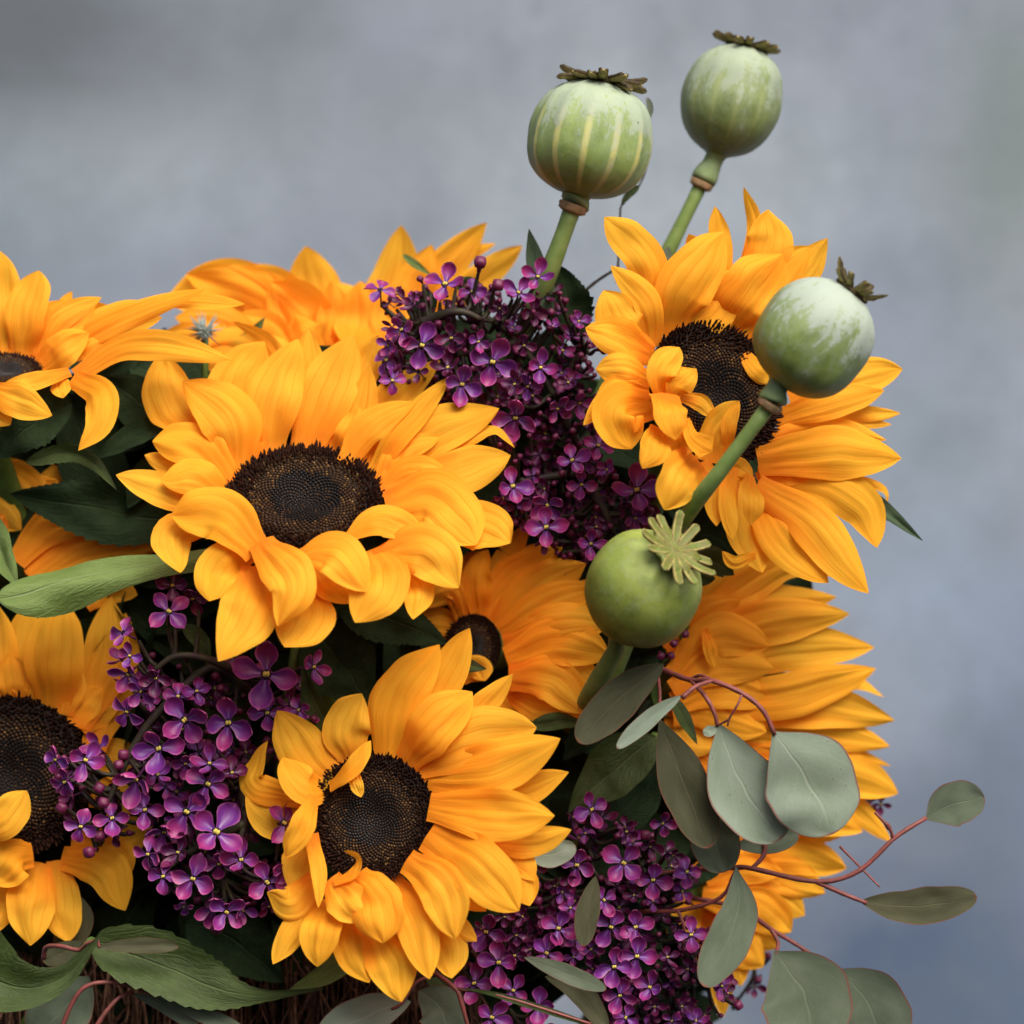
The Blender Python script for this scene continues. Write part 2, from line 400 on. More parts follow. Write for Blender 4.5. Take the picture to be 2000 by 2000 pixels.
class Flower:
    """a sunflower head: disc centre, radius, facing; px data given per view"""
    def __init__(s, view, cx, cy, R, h, n, gp, label, cone=0., name="sunflower", disc=True, stem_to=None, petal_mat=None, rim=1.0):
        s.v = view; s.sc = VIEW[view][2] * PX; s.c = q(view, cx, cy); s.R = R * s.sc; s.h = h * MM
        s.n = Vector(n).normalized(); s.gd = (-s.n.x / s.n.z, -s.n.y / s.n.z); s.gp = gp; s.cone = cone
        s.base = W(s.c, s.h - .012); s.mat = petal_mat or PETAL
        s.root = empty(name, s.base, label, "sunflower", "sunflowers in the bouquet"); s.k = 0; s.rim = rim
        back = s.c
        # receptacle and stem behind the head
        mb = MB(); ax = cc(s.n); c0 = W(s.c, s.h); prof = [(.05, -.30), (.35, -.26), (.75, -.17), (.93, -.06), (.90, -.02)]
        a = ax.orthogonal().normalized(); b = ax.cross(a); vs = []; fs = []
        for (r_, z_) in prof:
            for j in range(24):
                th = j / 24 * 2 * math.pi; vs.append(c0 + ax * z_ * s.R * 1.3 + (a * math.cos(th) + b * math.sin(th)) * r_ * s.R)
        for i in range(len(prof) - 1):
            for j in range(24): fs.append((i*24 + j, i*24 + (j+1) % 24, (i+1)*24 + (j+1) % 24, (i+1)*24 + j))
        mb.add(vs, fs); place("receptacle", mb.mesh("receptacle", RECEP, off=s.base), s.root)
        st = stem_to or ((-.02, -.30), -.12)
        p0 = c0 - ax * s.R * .35; p3 = W(st[0], st[1]); p1 = p0 - ax * .03 + Vector((0, 0.01, -.02)); p2 = p3.lerp(p1, .5) + Vector((0, .03, 0))
        mb = MB(); tube(mb, spline([p0, p1, p2, p3], 14), .0055, 8); place("stem", mb.mesh("stem", STEM, off=s.base), s.root)
        if disc: s.disc()
    def surf(s, p):
        d = p - s.c; r = d.length; R = s.R
        if r < 1e-6: return s.h
        # rim distance along this direction in the image: the ellipse of the tilted disc
        u = d / r; g = s.gd; k = math.sqrt(1 + (g[0]*u[0] + g[1]*u[1]) ** 2); rr = R / k
        if r <= rr: return s.h + (g[0]*d[0] + g[1]*d[1])
        rim = u * rr; e = d - rim
        return s.h + g[0]*rim[0] + g[1]*rim[1] + s.gp[0]*e[0] + s.gp[1]*e[1] + s.cone * e.length
    def P(s, p, dh=0): return W(p, s.surf(p) + dh)
    def petal(s, pts, w_, dz=0, arch=0, roll=(0, 0), tip=1.0, cup=None, base=.56, name="petal", mat=None, dz0=None, crumple=.26, end=0, view=None, label=None, profile=None, pleat=.045):
        v = view or s.v; sc = VIEW[v][2] * PX
        P2 = [q(v, *p) for p in pts]; n = len(P2); k = 8 if n > 2 else 4
        C = spline([Vector((p[0], p[1], 0)) for p in P2], 9); out = []
        dz0 = (min(dz * .35, -1.2) if dz <= 5 else dz * .8) if dz0 is None else dz0
        for i, c in enumerate(C):
            t = i / 8; p = Vector((c[0], c[1])); hh = (dz0 + (dz - dz0) * sst(0, .45, t) + arch * math.sin(math.pi * t) + end * t * t) * MM
            out.append(s.P(p, hh))
        seed = hash((round(pts[0][0]), round(pts[-1][1]), round(w_))) % 99991; rr = random.Random(seed)
        if cup is None: cup = rr.uniform(-.16, .02)
        g = s.gp; nn = cc(Vector((-g[0], -g[1], 1)).normalized())
        vs, fs, uv = ribbon(out, w_ * sc * .52, lambda p: nn, profile or (lambda t: prof_petal(t, tip, base)), 20, 24, roll, cup, pleat, crumple, seed=seed, curl=.10)
        me = mkmesh(name, [a - s.base for a in vs], fs, mat or s.mat, uv)
        return place(name, me, s.root, label=label)
    def petals(s, data):
        for d in data:
            kw = d[3] if len(d) > 3 else {}
            s.petal(d[0], d[1], d[2], **kw)
    def disc(s):
        R = s.R; ax = cc(s.n); c0 = W(s.c, s.h); a = Vector((1, 0, 0)) - ax * ax.x; a.normalize(); b = ax.cross(a)
        def dome(r): return (.13 * (1 - r * r) - .16 * math.exp(-(r / .33) ** 2)) * R + .002
        # bed
        mb = MB(); vs = []; fs = []; nr = 10
        for i in range(nr + 1):
            r = i / nr * 1.0
            for j in range(32):
                th = j / 32 * 2 * math.pi; vs.append(c0 + ax * dome(r) + (a * math.cos(th) + b * math.sin(th)) * r * R)
        for i in range(nr):
            for j in range(32): fs.append((i*32 + j, i*32 + (j+1) % 32, (i+1)*32 + (j+1) % 32, (i+1)*32 + j))
        mb.add(vs, fs); place("disc", mb.mesh("disc", DISC, off=s.base), s.root)
        mb = MB(); n = 1500; rnd = random.Random(int(R * 1e6))
        for i in range(n):
            r = math.sqrt((i + .5) / n); th = i * 2.399963
            if r > .985: continue
            out = max(0, r - .66) / .34
            rad = R * (.019 + .006 * r); hgt = R * (.028 + .02 * r)
            if r > .66: rad = R * .021; hgt = R * rnd.uniform(.05, .125) * (.6 + .6 * out)
            rr = r * R * (1 + (rnd.uniform(-.02, .02) if r > .6 else 0))
            d = a * math.cos(th) + b * math.sin(th); c = c0 + d * rr + ax * dome(r)
            lean = ax + d * (.05 + .75 * out ** 2) + (a * rnd.uniform(-1, 1) + b * rnd.uniform(-1, 1)) * (.28 if r > .6 else .04)
            lean.normalize(); e = lean.orthogonal().normalized(); f = lean.cross(e); k = 5
            V = [c + (e * math.cos(2*math.pi*j/k) + f * math.sin(2*math.pi*j/k)) * rad for j in range(k)]
            V += [c + lean * hgt * .7 + (e * math.cos(2*math.pi*j/k) + f * math.sin(2*math.pi*j/k)) * rad * .75 for j in range(k)] + [c + lean * hgt]
            F = [(j, (j+1) % k, k + (j+1) % k, k + j) for j in range(k)] + [(k + j, k + (j+1) % k, 2*k) for j in range(k)]
            m = 0 if r < .46 + rnd.uniform(-.05, .05) else (1 if r < .74 + rnd.uniform(-.07, .07) else 2)
            if m == 1 and rnd.random() < .12: m = 3
            if m == 0 and rnd.random() < .10: m = 1
            mb.add(V, F, m=m)
        # ragged rim of pointed bracts over the petal claws
        for i in range(150):
            th = rnd.uniform(0, 2 * math.pi); d = a * math.cos(th) + b * math.sin(th); t_ = ax.cross(d)
            c = c0 + d * R * rnd.uniform(.93, 1.0) + ax * .002; hgt = R * rnd.uniform(.05, .125); lean = (ax * rnd.uniform(.6, 1.1) + d * rnd.uniform(.5, 1.0) + t_ * rnd.uniform(-.35, .35)).normalized()
            e = t_ * R * .026; f = lean.cross(t_) * R * .015
            mb.add([c - e - f, c + e - f, c + f, c + lean * hgt], [(0, 1, 3), (1, 2, 3), (2, 0, 3)], m=2)
        o = place("disc_florets", mb.mesh("disc_florets", [FL_IN, FL_MID, FL_OUT, FL_TIP], smooth=False, off=s.base), s.root); o['kind'] = 'stuff'
    def leaf(s, view, pts, w_, h, mat=None, roll=(0, 0), serr=.22, cup=.12, fold=.25, name="leaf", bend=0, label=None, crumple=.5, n=(0, .1, 1), prof=prof_leaf):
        return leaf_on(s.root, s.base, view, pts, w_, h, mat or LEAF, roll, serr, cup, fold, name, bend, label, crumple, n, prof)

def leaf_on(root, base, view, pts, w_, h, mat, roll=(0, 0), serr=.22, cup=.12, fold=.25, name="leaf", bend=0, label=None, crumple=.5, n=(0, .1, 1), prof=prof_leaf, nc=10, nr=26):
    sc = VIEW[view][2] * PX; hs = h if isinstance(h, (tuple, list)) else (h, h)
    P2 = [q(view, *p) for p in pts]; C = spline([Vector((p[0], p[1], 0)) for p in P2], 9); out = []
    for i, c in enumerate(C):
        t = i / 8; out.append(W((c[0], c[1]), (hs[0] + (hs[-1] - hs[0]) * t + bend * math.sin(math.pi * t)) * MM))
    nn = cc(Vector(n).normalized()); seed = int(abs(pts[0][0] * 7 + pts[-1][1] * 3 + w_)) % 9973
    if mat in (EUC, EUCM, EUCD): nr = 30; nc = 12
    vs, fs, uv = ribbon(out, w_ * sc * .5, lambda p: nn, prof, nc, nr if not serr else 68, roll, cup, 0, crumple, serr, seed, 0, fold)
    return place(name, mkmesh(name, [a - base for a in vs], fs, mat, uv), root, label=label)

R_ = lambda a, b=None: {'roll': (a, a if b is None else b)}

# ------------------------------------------------------------------ the sunflowers
# 1 - big one in the middle
f1 = Flower('B', 900, 990, 345, 0, (.05, .72, .70), (0, -.35), "large sunflower in the middle with wide open petals around an oval black disc", cone=.12)
f1.petals([
 ([(930,740),(915,400),(925,205)],180,-5), ([(640,640),(600,450),(735,278)],260,-5), ([(790,560),(760,300),(575,178)],85,-9,{'roll':(10,60),'base':.9}),
 ([(400,680),(290,500),(255,318)],230,-6), ([(740,800),(745,560),(860,252)],240,3,{'arch':3}), ([(890,770),(980,520),(1108,232)],250,0,{'arch':3}),
 ([(1150,540),(1165,400),(1225,235)],130,-6), ([(960,780),(1130,620),(1180,370)],150,2,{'roll':(0,20)}),
 ([(650,800),(645,600),(470,430)],170,1,{'roll':(0,-30)}), ([(600,850),(560,600),(345,455)],260,5,{'arch':4,'tip':.6}),
 ([(570,890),(420,730),(222,708)],200,1,{'arch':2,'tip':1.8}), ([(380,830),(270,800),(185,775)],90,-6), ([(560,960),(420,860),(258,872)],165,4,{'arch':4,'tip':1.6}),
 ([(480,1010),(260,920),(58,865)],150,-2), ([(690,1200),(520,1030),(305,1040)],230,7,{'arch':6,'tip':1.8}), ([(460,1080),(310,1120),(343,1292)],165,-1,{'roll':(0,30)}),
 ([(670,1180),(520,1270),(470,1418)],190,3,{'roll':(30,-10),'tip':1.5}), ([(690,1260),(650,1460),(500,1675)],250,5,{'arch':3,'tip':.6}),
 ([(900,1360),(905,1480),(820,1628)],240,2), ([(700,1150),(845,1340),(790,1535)],210,12,{'arch':7,'base':.55}),
 ([(935,1270),(1040,1360),(1110,1430)],140,5), ([(1175,1200),(1230,1330),(1130,1518)],250,9,{'arch':4,'base':.7}), ([(850,1228),(1030,1200),(1175,1372)],215,15,{'arch':6,'base':.3,'roll':(20,0)}),
 ([(1300,1260),(1400,1360),(1385,1500)],140,4), ([(1500,1080),(1690,1085),(1808,1165)],215,2,{'tip':1.5}),
 ([(1260,1010),(1480,970),(1640,1180)],270,6,{'arch':4,'tip':2}), ([(1200,1220),(1430,1190),(1595,1348)],235,10,{'arch':5,'base':.2}), ([(1050,1160),(1230,1060),(1440,1130)],150,13,{'arch':6,'base':.25,'roll':(25,0)}),
 ([(1250,1000),(1450,930),(1665,970)],135,4), ([(1260,960),(1540,860),(1815,780)],205,1,{'arch':3,'tip':1.8}), ([(1500,800),(1720,660),(1828,738)],70,-2,{'roll':(0,50)}),
 ([(1250,930),(1450,680),(1760,562)],215,0,{'arch':3}), ([(1120,830),(1250,560),(1502,355)],170,-3), ([(1180,890),(1330,660),(1545,425)],120,4,{'arch':2}),
 ([(1080,810),(1190,640),(1392,535)],150,6,{'roll':(-20,20)}), ([(1030,790),(1090,670),(1150,560)],110,4), ([(1240,960),(1350,850),(1570,870)],140,4), ([(1210,930),(1330,760),(1500,700)],130,3),
 ([(1000,790),(1060,640),(1130,480)],150,-1), ([(560,900),(450,760),(340,700)],150,-2)])
f1.leaf('Z', [(395,1050),(200,1078),(-5,1128)], 92, (-8, 6), LEAFB, roll=(-5, -15), cup=-.45, fold=0, serr=.04, n=(0, .3, 1), prof=lambda t: max(.02, (.45 + .55 * sst(.1, .75, t)) * (1 if t < .78 else (1 - ((t - .78) / .222) ** 2) ** .6)), label="long bright green folded leaf")
# 2 - bottom middle
f2 = Flower('H', 690, 985, 302, 16, (-.12, .18, .97), (.12, -.22), "bright sunflower at bottom middle with round brown disc facing the viewer", cone=.1)
f2.petals([
 ([(760,720),(800,420),(1000,138)],250,0,{'arch':3}), ([(900,560),(1040,300),(1160,68)],185,-5), ([(1050,620),(1240,420),(1362,285)],125,-6),
 ([(840,730),(980,540),(1165,370)],225,5,{'arch':4,'tip':1.8}), ([(600,730),(560,560),(645,388)],230,1,{'arch':2}),
 ([(520,830),(370,690),(232,462)],240,-2,{'arch':3}), ([(380,900),(110,830),(130,700),(182,612)],140,-4,{'roll':(0,30)}), ([(400,1010),(240,990),(75,880)],210,-6),
 ([(500,835),(360,830),(260,690)],170,5,{'arch':4,'roll':(0,-25),'tip':1.6}), ([(600,740),(480,800),(400,850)],80,3), ([(480,838),(600,730),(680,610)],100,9,{'arch':3,'roll':(40,0)}),
 ([(870,730),(1180,600),(1482,555)],270,2,{'arch':3,'tip':1.6}), ([(910,780),(1260,740),(1592,592)],250,5,{'arch':3}), ([(970,860),(1310,880),(1638,768)],180,-2),
 ([(960,930),(1280,970),(1568,968)],235,6,{'arch':4,'tip':1.3}), ([(1150,1050),(1430,1100),(1645,1030)],150,-3), ([(1250,1120),(1400,1200),(1470,1290)],140,-4),
 ([(1280,1230),(1400,1290),(1448,1410)],160,-5), ([(950,1070),(1220,1240),(1405,1425)],260,7,{'arch':5,'tip':2.2}), ([(910,1120),(1060,1290),(1245,1425)],160,2),
 ([(850,1190),(1010,1310),(1105,1565)],215,8,{'arch':5,'tip':1.4}), ([(1050,1400),(1110,1510),(1190,1585)],90,-3), ([(760,1270),(890,1480),(960,1765)],190,5,{'arch':3,'tip':1.5}),
 ([(950,1480),(1050,1620),(1075,1760)],190,-3), ([(660,1480),(770,1660),(838,1872)],240,0,{'arch':2}), ([(560,1440),(590,1600),(655,1788)],190,0),
 ([(480,1380),(430,1560),(425,1705)],190,4,{'arch':4,'tip':1.3}), ([(400,1370),(300,1530),(212,1695)],125,0), ([(410,1270),(290,1400),(172,1355)],160,3,{'roll':(0,25)}),
 ([(400,1100),(330,1230),(270,1310)],190,-1), ([(600,1270),(690,1370),(740,1590)],240,10,{'arch':5,'tip':2.5}), ([(480,1280),(570,1400),(650,1500)],190,9,{'arch':3}),
 ([(390,1060),(430,1250),(430,1420)],90,9,{'roll':(30,60),'base':.8}), ([(408,880),(350,1020),(270,1180)],115,15,{'arch':4,'tip':1.8,'roll':(40,-10),'base':.5}),
 ([(590,745),(605,810),(628,886)],62,12,{'tip':2,'base':.8,'pleat':.2}), ([(500,1300),(590,1250),(615,1180),(548,1145)],66,12,{'roll':(30,60)}), ([(700,1280),(780,1420),(830,1560)],150,3)])
f2.leaf('Z', [(640,1400),(600,1340),(572,1262)], 55, (-10, 0), LEAF, serr=0, roll=(20, 20))
f2.leaf('Z', [(690,1780),(610,1840),(545,1868)], 46, (-14, -10), LEAFB, serr=0, roll=(20, -20))
f2.leaf('Z', [(800,1830),(850,1870),(875,1925)], 40, (-14, -8), LEAF, serr=0)
# 3 - upper right
f3 = Flower('E', 770, 1060, 395, -6, (.42, .20, .88), (-.30, -.12), "sunflower at upper right with crumpled petals folded over its dark disc", cone=.15)
f3.petals([
 ([(500,600),(430,330),(222,112)],215,-1,{'tip':1.8,'arch':3}), ([(480,800),(440,560),(250,372)],150,4,{'arch':3}), ([(460,840),(340,720),(215,500)],230,2,{'tip':2,'arch':4}),
 ([(470,850),(320,760),(118,695)],210,5,{'arch':5,'tip':2}), ([(460,980),(320,920),(170,920)],170,7,{'arch':5,'tip':2.2}), ([(450,1030),(320,1000),(170,1050)],130,7,{'arch':4,'tip':2}),
 ([(450,1050),(260,1060),(108,1212)],115,6,{'arch':3}), ([(470,1100),(300,1130),(340,1342)],270,8,{'arch':6,'tip':2.5}),
 ([(620,390),(690,290),(665,205)],170,-4,{'roll':(20,70)}), ([(860,430),(820,220),(795,62)],120,-4), ([(930,400),(1005,180),(947,-41)],80,-6,{'roll':(0,40)}), ([(980,430),(1085,260),(1078,78)],250,-1,{'arch':3}),
 ([(540,750),(640,500),(860,210)],310,4,{'arch':4,'dz0':-6,'roll':(0,-10)}), ([(560,760),(760,620),(930,400)],250,1,{'arch':2,'dz0':-6}), ([(800,750),(960,520),(1140,300)],300,5,{'arch':3,'dz0':-6,'tip':1.4}),
 ([(980,700),(1150,420),(1290,268)],240,1,{'arch':2}), ([(1000,720),(1260,400),(1385,228)],210,-2), ([(920,800),(1010,640),(1180,470)],170,0), ([(960,830),(1100,680),(1250,560)],170,-3),
 ([(950,830),(1010,900),(1108,985)],120,6,{'arch':3}), ([(1000,800),(1060,740),(1200,700)],150,0),
 ([(1180,1060),(1500,960),(1780,930)],200,1,{'arch':3,'tip':2}), ([(1110,1180),(1400,1090),(1682,1022)],175,4,{'arch':3}), ([(1350,1150),(1600,1150),(1768,1142)],90,-3), ([(1400,1210),(1600,1200),(1722,1202)],60,-4),
 ([(1060,1280),(1350,1210),(1695,1278)],120,1), ([(1020,1400),(1400,1350),(1772,1385)],275,6,{'arch':5}), ([(1020,1490),(1360,1510),(1590,1650),(1645,1850)],225,2,{'arch':3,'tip':2}),
 ([(1540,1480),(1690,1550),(1688,1645)],55,-6,{'roll':(0,50)}), ([(1010,1530),(1280,1690),(1480,1920),(1610,2080)],250,7,{'arch':4}), ([(1000,1560),(1150,1800),(1400,2020)],230,4,{'arch':3}),
 ([(900,1500),(980,1750),(1050,1980)],240,1), ([(1020,1500),(1150,1450),(1300,1480)],150,3),
 ([(510,1070),(520,920),(600,795)],150,20,{'arch':4,'base':.5,'tip':2.2,'roll':(-20,20)}), ([(560,1080),(620,980),(698,912)],150,22,{'roll':(-30,30),'base':.5}),
 ([(610,1060),(720,1090),(800,1170)],90,15), ([(530,1040),(560,1130),(592,1285)],170,25,{'arch':3,'base':.9}), ([(560,1220),(620,1300),(640,1380)],170,18),
 ([(500,1220),(480,1340),(425,1442)],160,20,{'arch':3}), ([(650,1170),(680,1270),(775,1355)],150,28,{'base':.4,'tip':.8,'profile':lambda t: .15+.85*t if t<.85 else max(.02,.87*(1-t)/.15)}), ([(700,1380),(620,1480),(528,1652)],230,22,{'arch':5,'base':.8,'tip':1.6}),
 ([(760,1400),(800,1250),(915,1075)],170,16,{'base':.8,'tip':1.2,'roll':(10,-20)}), ([(860,1350),(870,1200),(920,1080)],80,20,{'roll':(30,30)}), ([(730,1400),(790,1560),(800,1738)],130,17,{'base':.7}),
 ([(880,1420),(865,1620),(885,1808)],95,18,{'base':.8,'tip':2.5,'arch':4}), ([(850,1500),(900,1440),(990,1500)],130,14), ([(980,1470),(985,1600),(980,1735)],130,19,{'base':.4,'tip':2.8,'arch':5}), ([(1010,1890),(900,1930),(833,1868)],75,12,{'roll':(20,40)})])
f3.leaf('E', [(1330,1450),(1620,1610),(1885,1815)], 105, (-14, -22), LEAFS, serr=0, fold=.4, label="slender green leaf pointing to the right")
# 4 - left edge, upper
f4 = Flower('A', 40, 1075, 225, -22, (.1, .85, .52), (.05, -.25), "sunflower cut by the left edge with long limp petals reaching right", cone=.1)
f4.petals([
 ([(10,980),(-20,650),(0,290)],300,0,{'tip':2}), ([(120,985),(150,700),(225,410)],260,3,{'tip':3,'arch':3}), ([(190,960),(270,720),(410,598)],150,-3), ([(230,960),(370,720),(640,585)],160,0,{'arch':2}),
 ([(330,800),(420,600),(455,545)],110,-12), ([(300,930),(520,720),(735,650)],190,-3), ([(300,1000),(520,800),(820,665),(1030,640)],190,1), ([(250,1040),(600,790),(900,660),(1290,540)],155,4,{'base':.8}), ([(480,1080),(760,900),(1080,890),(1460,970)],190,7,{'arch':4,'base':.6}),
 ([(230,1060),(400,900),(570,820)],240,4,{'arch':3}), ([(440,1050),(240,1100),(0,1150)],120,10,{'arch':4}), ([(450,1090),(620,1180),(620,1370),(488,1540)],215,10,{'arch':4,'tip':.6}), ([(-60,1160),(120,1230),(332,1312)],210,11,{'arch':4}),
 ([(370,1080),(380,1150),(400,1215)],130,6), ([(-80,1290),(0,1330),(60,1390)],140,8), ([(900,640),(1100,600),(1540,620)],120,-2,{'roll':(0,20)}), ([(300,980),(520,860),(720,780)],200,2), ([(520,920),(760,780),(1020,710)],150,2), ([(250,960),(480,760),(600,640)],150,1)])
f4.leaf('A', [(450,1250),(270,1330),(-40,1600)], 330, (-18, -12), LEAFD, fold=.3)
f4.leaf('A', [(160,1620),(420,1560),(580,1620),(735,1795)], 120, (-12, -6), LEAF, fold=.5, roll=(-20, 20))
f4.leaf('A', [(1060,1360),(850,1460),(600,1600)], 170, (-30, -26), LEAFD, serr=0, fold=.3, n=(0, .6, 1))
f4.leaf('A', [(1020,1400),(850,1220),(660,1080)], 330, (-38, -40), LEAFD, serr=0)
# 5 - behind, top
f5 = Flower('Z', 600, 640, 60, -85, (0, .95, .3), (0, .1), "orange sunflower at the back beneath the sky grey wall, seen from behind its petals", disc=False)
f5.petals([
 ([(560,660),(430,550),(312,560)],110,0,{'tip':2.2}), ([(570,640),(480,550),(350,520)],100,3,{'tip':2}), ([(590,640),(520,560),(430,515)],110,1,{'tip':2}), ([(600,650),(560,580),(515,530)],120,5,{'tip':1.8}),
 ([(640,660),(595,560),(575,465)],120,0,{'tip':1.8}), ([(660,660),(650,590),(625,530)],120,5), ([(690,650),(745,530),(757,425)],100,0), ([(720,640),(780,540),(810,460)],85,3), ([(730,640),(835,510),(920,422)],80,0), ([(780,580),(860,490),(935,458)],44,-3,{'roll':(0,30)}),
 ([(790,610),(900,530),(987,466)],58,2,{'tip':1.8}), ([(680,670),(690,600),(685,530)],120,6), ([(500,690),(420,620),(330,600)],90,5), ([(520,700),(450,660),(370,660)],90,6), ([(560,690),(500,630),(420,600)],90,8), ([(620,690),(580,640),(560,590)],100,8), ([(740,660),(740,600),(745,540)],90,6), ([(460,700),(400,650),(300,640)],80,2), ([(540,730),(430,690),(320,668)],90,4), ([(600,720),(540,700),(470,640)],90,9)])
f5.leaf('Z', [(425,665),(470,640),(500,598)], 34, (-78, -70), LEAFB, serr=0)
f5.leaf('Z', [(760,480),(785,500),(815,520)], 16, (-76, -70), LEAFB, serr=0)
# 6 - left edge, lower
f6 = Flower('G', 50, 1150, 440, -28, (.12, .1, .98), (-.1, -.25), "sunflower cut by the left edge with a big black disc behind the purple lilac", cone=.05)
f6.petals([
 ([(20,760),(0,480),(-20,215)],190,0), ([(120,760),(110,480),(170,190)],180,-2), ([(500,1000),(620,650),(690,270)],250,-8), ([(420,880),(560,560),(600,180)],260,-3), ([(290,800),(290,500),(310,180)],320,4,{'arch':4}), ([(90,760),(80,640),(60,480)],170,3), ([(150,770),(130,640),(110,560)],140,2),
 ([(440,900),(540,800),(650,760)],150,-4), ([(480,1050),(600,1050),(760,1100)],220,-8), ([(480,1250),(620,1260),(780,1300)],220,-8), ([(400,1480),(640,1480),(830,1400)],230,-5), ([(380,1540),(580,1560),(680,1720)],240,-1),
 ([(330,1590),(560,1640),(690,1865)],230,5,{'arch':4,'tip':1.3}), ([(310,1600),(330,1850),(358,2045)],210,2,{'tip':2}), ([(210,1610),(160,1850),(150,2062)],260,5,{'arch':3,'tip':1.2}), ([(180,1570),(80,1590),(-20,1740)],230,9,{'arch':4,'tip':2}),
 ([(-120,1480),(20,1380),(150,1230)],200,16,{'arch':4,'tip':2.2}), ([(-20,1620),(-20,1800),(-40,2000)],220,0), ([(350,820),(380,700),(420,560)],160,1), ([(410,880),(470,760),(560,680)],160,-1)])
# 7 - shaded, middle
f7 = Flower('Z', 897, 1222, 65, -46, (-.5, .1, .85), (.35, -.1), "shaded orange sunflower half hidden between the middle bloom and the bare green poppy head", cone=.1)
f7.petals([
 ([(900,1170),(950,1060),(1002,984)],50,-6), ([(890,1180),(960,1090),(1062,1036)],70,-2), ([(930,1190),(1010,1110),(1105,1062)],85,0), ([(920,1170),(990,1060),(1040,1030)],60,-6), ([(940,1200),(1040,1140),(1130,1110)],80,3),
 ([(950,1220),(1050,1180),(1150,1180)],85,5,{'tip':1.5}), ([(955,1245),(1050,1210),(1150,1240)],90,6,{'tip':1.6}), ([(960,1265),(1050,1250),(1140,1290)],80,4), ([(960,1280),(1040,1280),(1105,1350)],85,7,{'tip':1.6}), ([(950,1300),(1010,1330),(1098,1352)],60,3), ([(940,1310),(970,1340),(1000,1362)],70,0), ([(900,1310),(930,1350),(950,1380)],60,0),
 ([(880,1180),(850,1110),(790,1142)],70,3,{'roll':(0,30)}), ([(890,1170),(870,1110),(815,1095)],60,1), ([(905,1165),(900,1090),(925,1040)],60,2), ([(870,1190),(820,1180),(780,1200)],70,-3), ([(860,1250),(770,1240),(690,1200)],80,-12), ([(870,1280),(900,1260),(915,1285)],50,9,{'tip':2}), ([(900,1150),(880,1080),(905,950)],60,-8), ([(1000,1200),(1080,1140),(1130,1090)],70,-4), ([(980,1310),(1060,1330),(1150,1350)],70,-5)])
f7.leaf('Z', [(640,1150),(740,1170),(845,1215)], 95, (-26, -22), LEAFD)
f7.leaf('Z', [(700,1130),(610,1150),(480,1180)], 50, (-34, -28), LEAFD)
f7.leaf('Z', [(845,1290),(875,1258),(918,1262)], 34, (-14, -4), LEAF, roll=(30, -20))
f7.leaf('Z', [(1000,1370),(1060,1360),(1110,1370)], 34, (-24, -20), LEAF, serr=0)
# 8 - right, seen from the side
f8 = Flower('K', 150, 520, 150, -40, (.6, -.1, .75), (-.35, 0), "broad sunflower at the right turned sideways behind the drooping round leaves", cone=.05, disc=False)
f8.petals([
 ([(130,380),(330,120),(600,-40)],170,-2), ([(140,380),(350,180),(620,10),(800,60)],150,1), ([(150,390),(430,200),(822,135)],170,0,{'arch':2}), ([(180,430),(500,260),(878,226)],200,3,{'arch':3}), ([(200,480),(600,360),(982,355)],200,1,{'arch':2}),
 ([(700,520),(900,500),(1022,558)],70,-6,{'roll':(0,40)}), ([(220,580),(600,560),(988,440)],200,5,{'arch':4}), ([(300,650),(720,600),(1068,650)],190,1,{'arch':2}), ([(300,700),(720,700),(1045,775)],190,0), ([(450,780),(820,790),(1048,855)],80,-4), ([(500,850),(850,880),(1078,975)],190,-1,{'tip':2}),
 ([(500,960),(760,1060),(930,1135)],170,-3), ([(620,960),(880,1020),(1055,1168)],120,-6), ([(250,780),(450,900),(700,1080)],220,-5), ([(180,700),(300,800),(480,980)],200,-3), ([(140,480),(320,300),(545,350)],185,8,{'arch':3,'tip':1.8}), ([(140,540),(330,420),(560,440)],185,9,{'arch':3,'tip':1.8}), ([(140,590),(320,520),(560,560)],180,7,{'arch':3,'tip':1.6}), ([(140,640),(300,620),(530,710)],180,6,{'arch':2,'tip':1.6}),
 ([(270,275),(290,340),(312,440)],60,16), ([(150,400),(240,260),(420,150)],180,4), ([(130,600),(200,720),(330,760)],160,2)])
f8.leaf('K', [(250,60),(310,20),(350,60)], 90, (-30, -24), LEAF, serr=0)
f8.leaf('K', [(130,560),(180,640),(240,760)], 60, (-20, -16), LEAF, serr=0)
# 9 - lower right, behind
f9 = Flower('K', 290, 1370, 110, -62, (.5, -.2, .8), (-.3, .1), "golden sunflower at the lower right partly hidden by lilac and red stalks", cone=.05, disc=False)
f9.petals([
 ([(300,1280),(600,1130),(855,1140)],150,-4,{'tip':1.6}), ([(310,1320),(600,1220),(868,1275)],180,0,{'arch':3,'tip':1.8}), ([(320,1370),(560,1300),(775,1385)],180,3,{'tip':1.8}), ([(320,1400),(540,1380),(695,1470)],180,2,{'tip':1.8}), ([(320,1430),(500,1450),(625,1555)],190,6,{'arch':3,'tip':2}),
 ([(300,1450),(450,1540),(590,1600)],170,2), ([(280,1460),(420,1600),(520,1690)],180,5,{'tip':1.8}), ([(250,1460),(390,1650),(425,1772)],170,3,{'tip':1.6}), ([(220,1480),(330,1720),(342,1905)],130,-4), ([(220,1400),(180,1500),(120,1560)],160,0), ([(280,1340),(420,1280),(600,1300)],150,6), ([(240,1300),(350,1250),(470,1240)],140,4), ([(260,1400),(400,1420),(500,1500)],160,9,{'tip':2})])
f9.leaf('K', [(340,1280),(270,1290),(210,1370)], 90, (-40, -36), LEAFD)
f9.leaf('K', [(60,1450),(130,1520),(120,1600)], 60, (-46, -40), LEAFD)
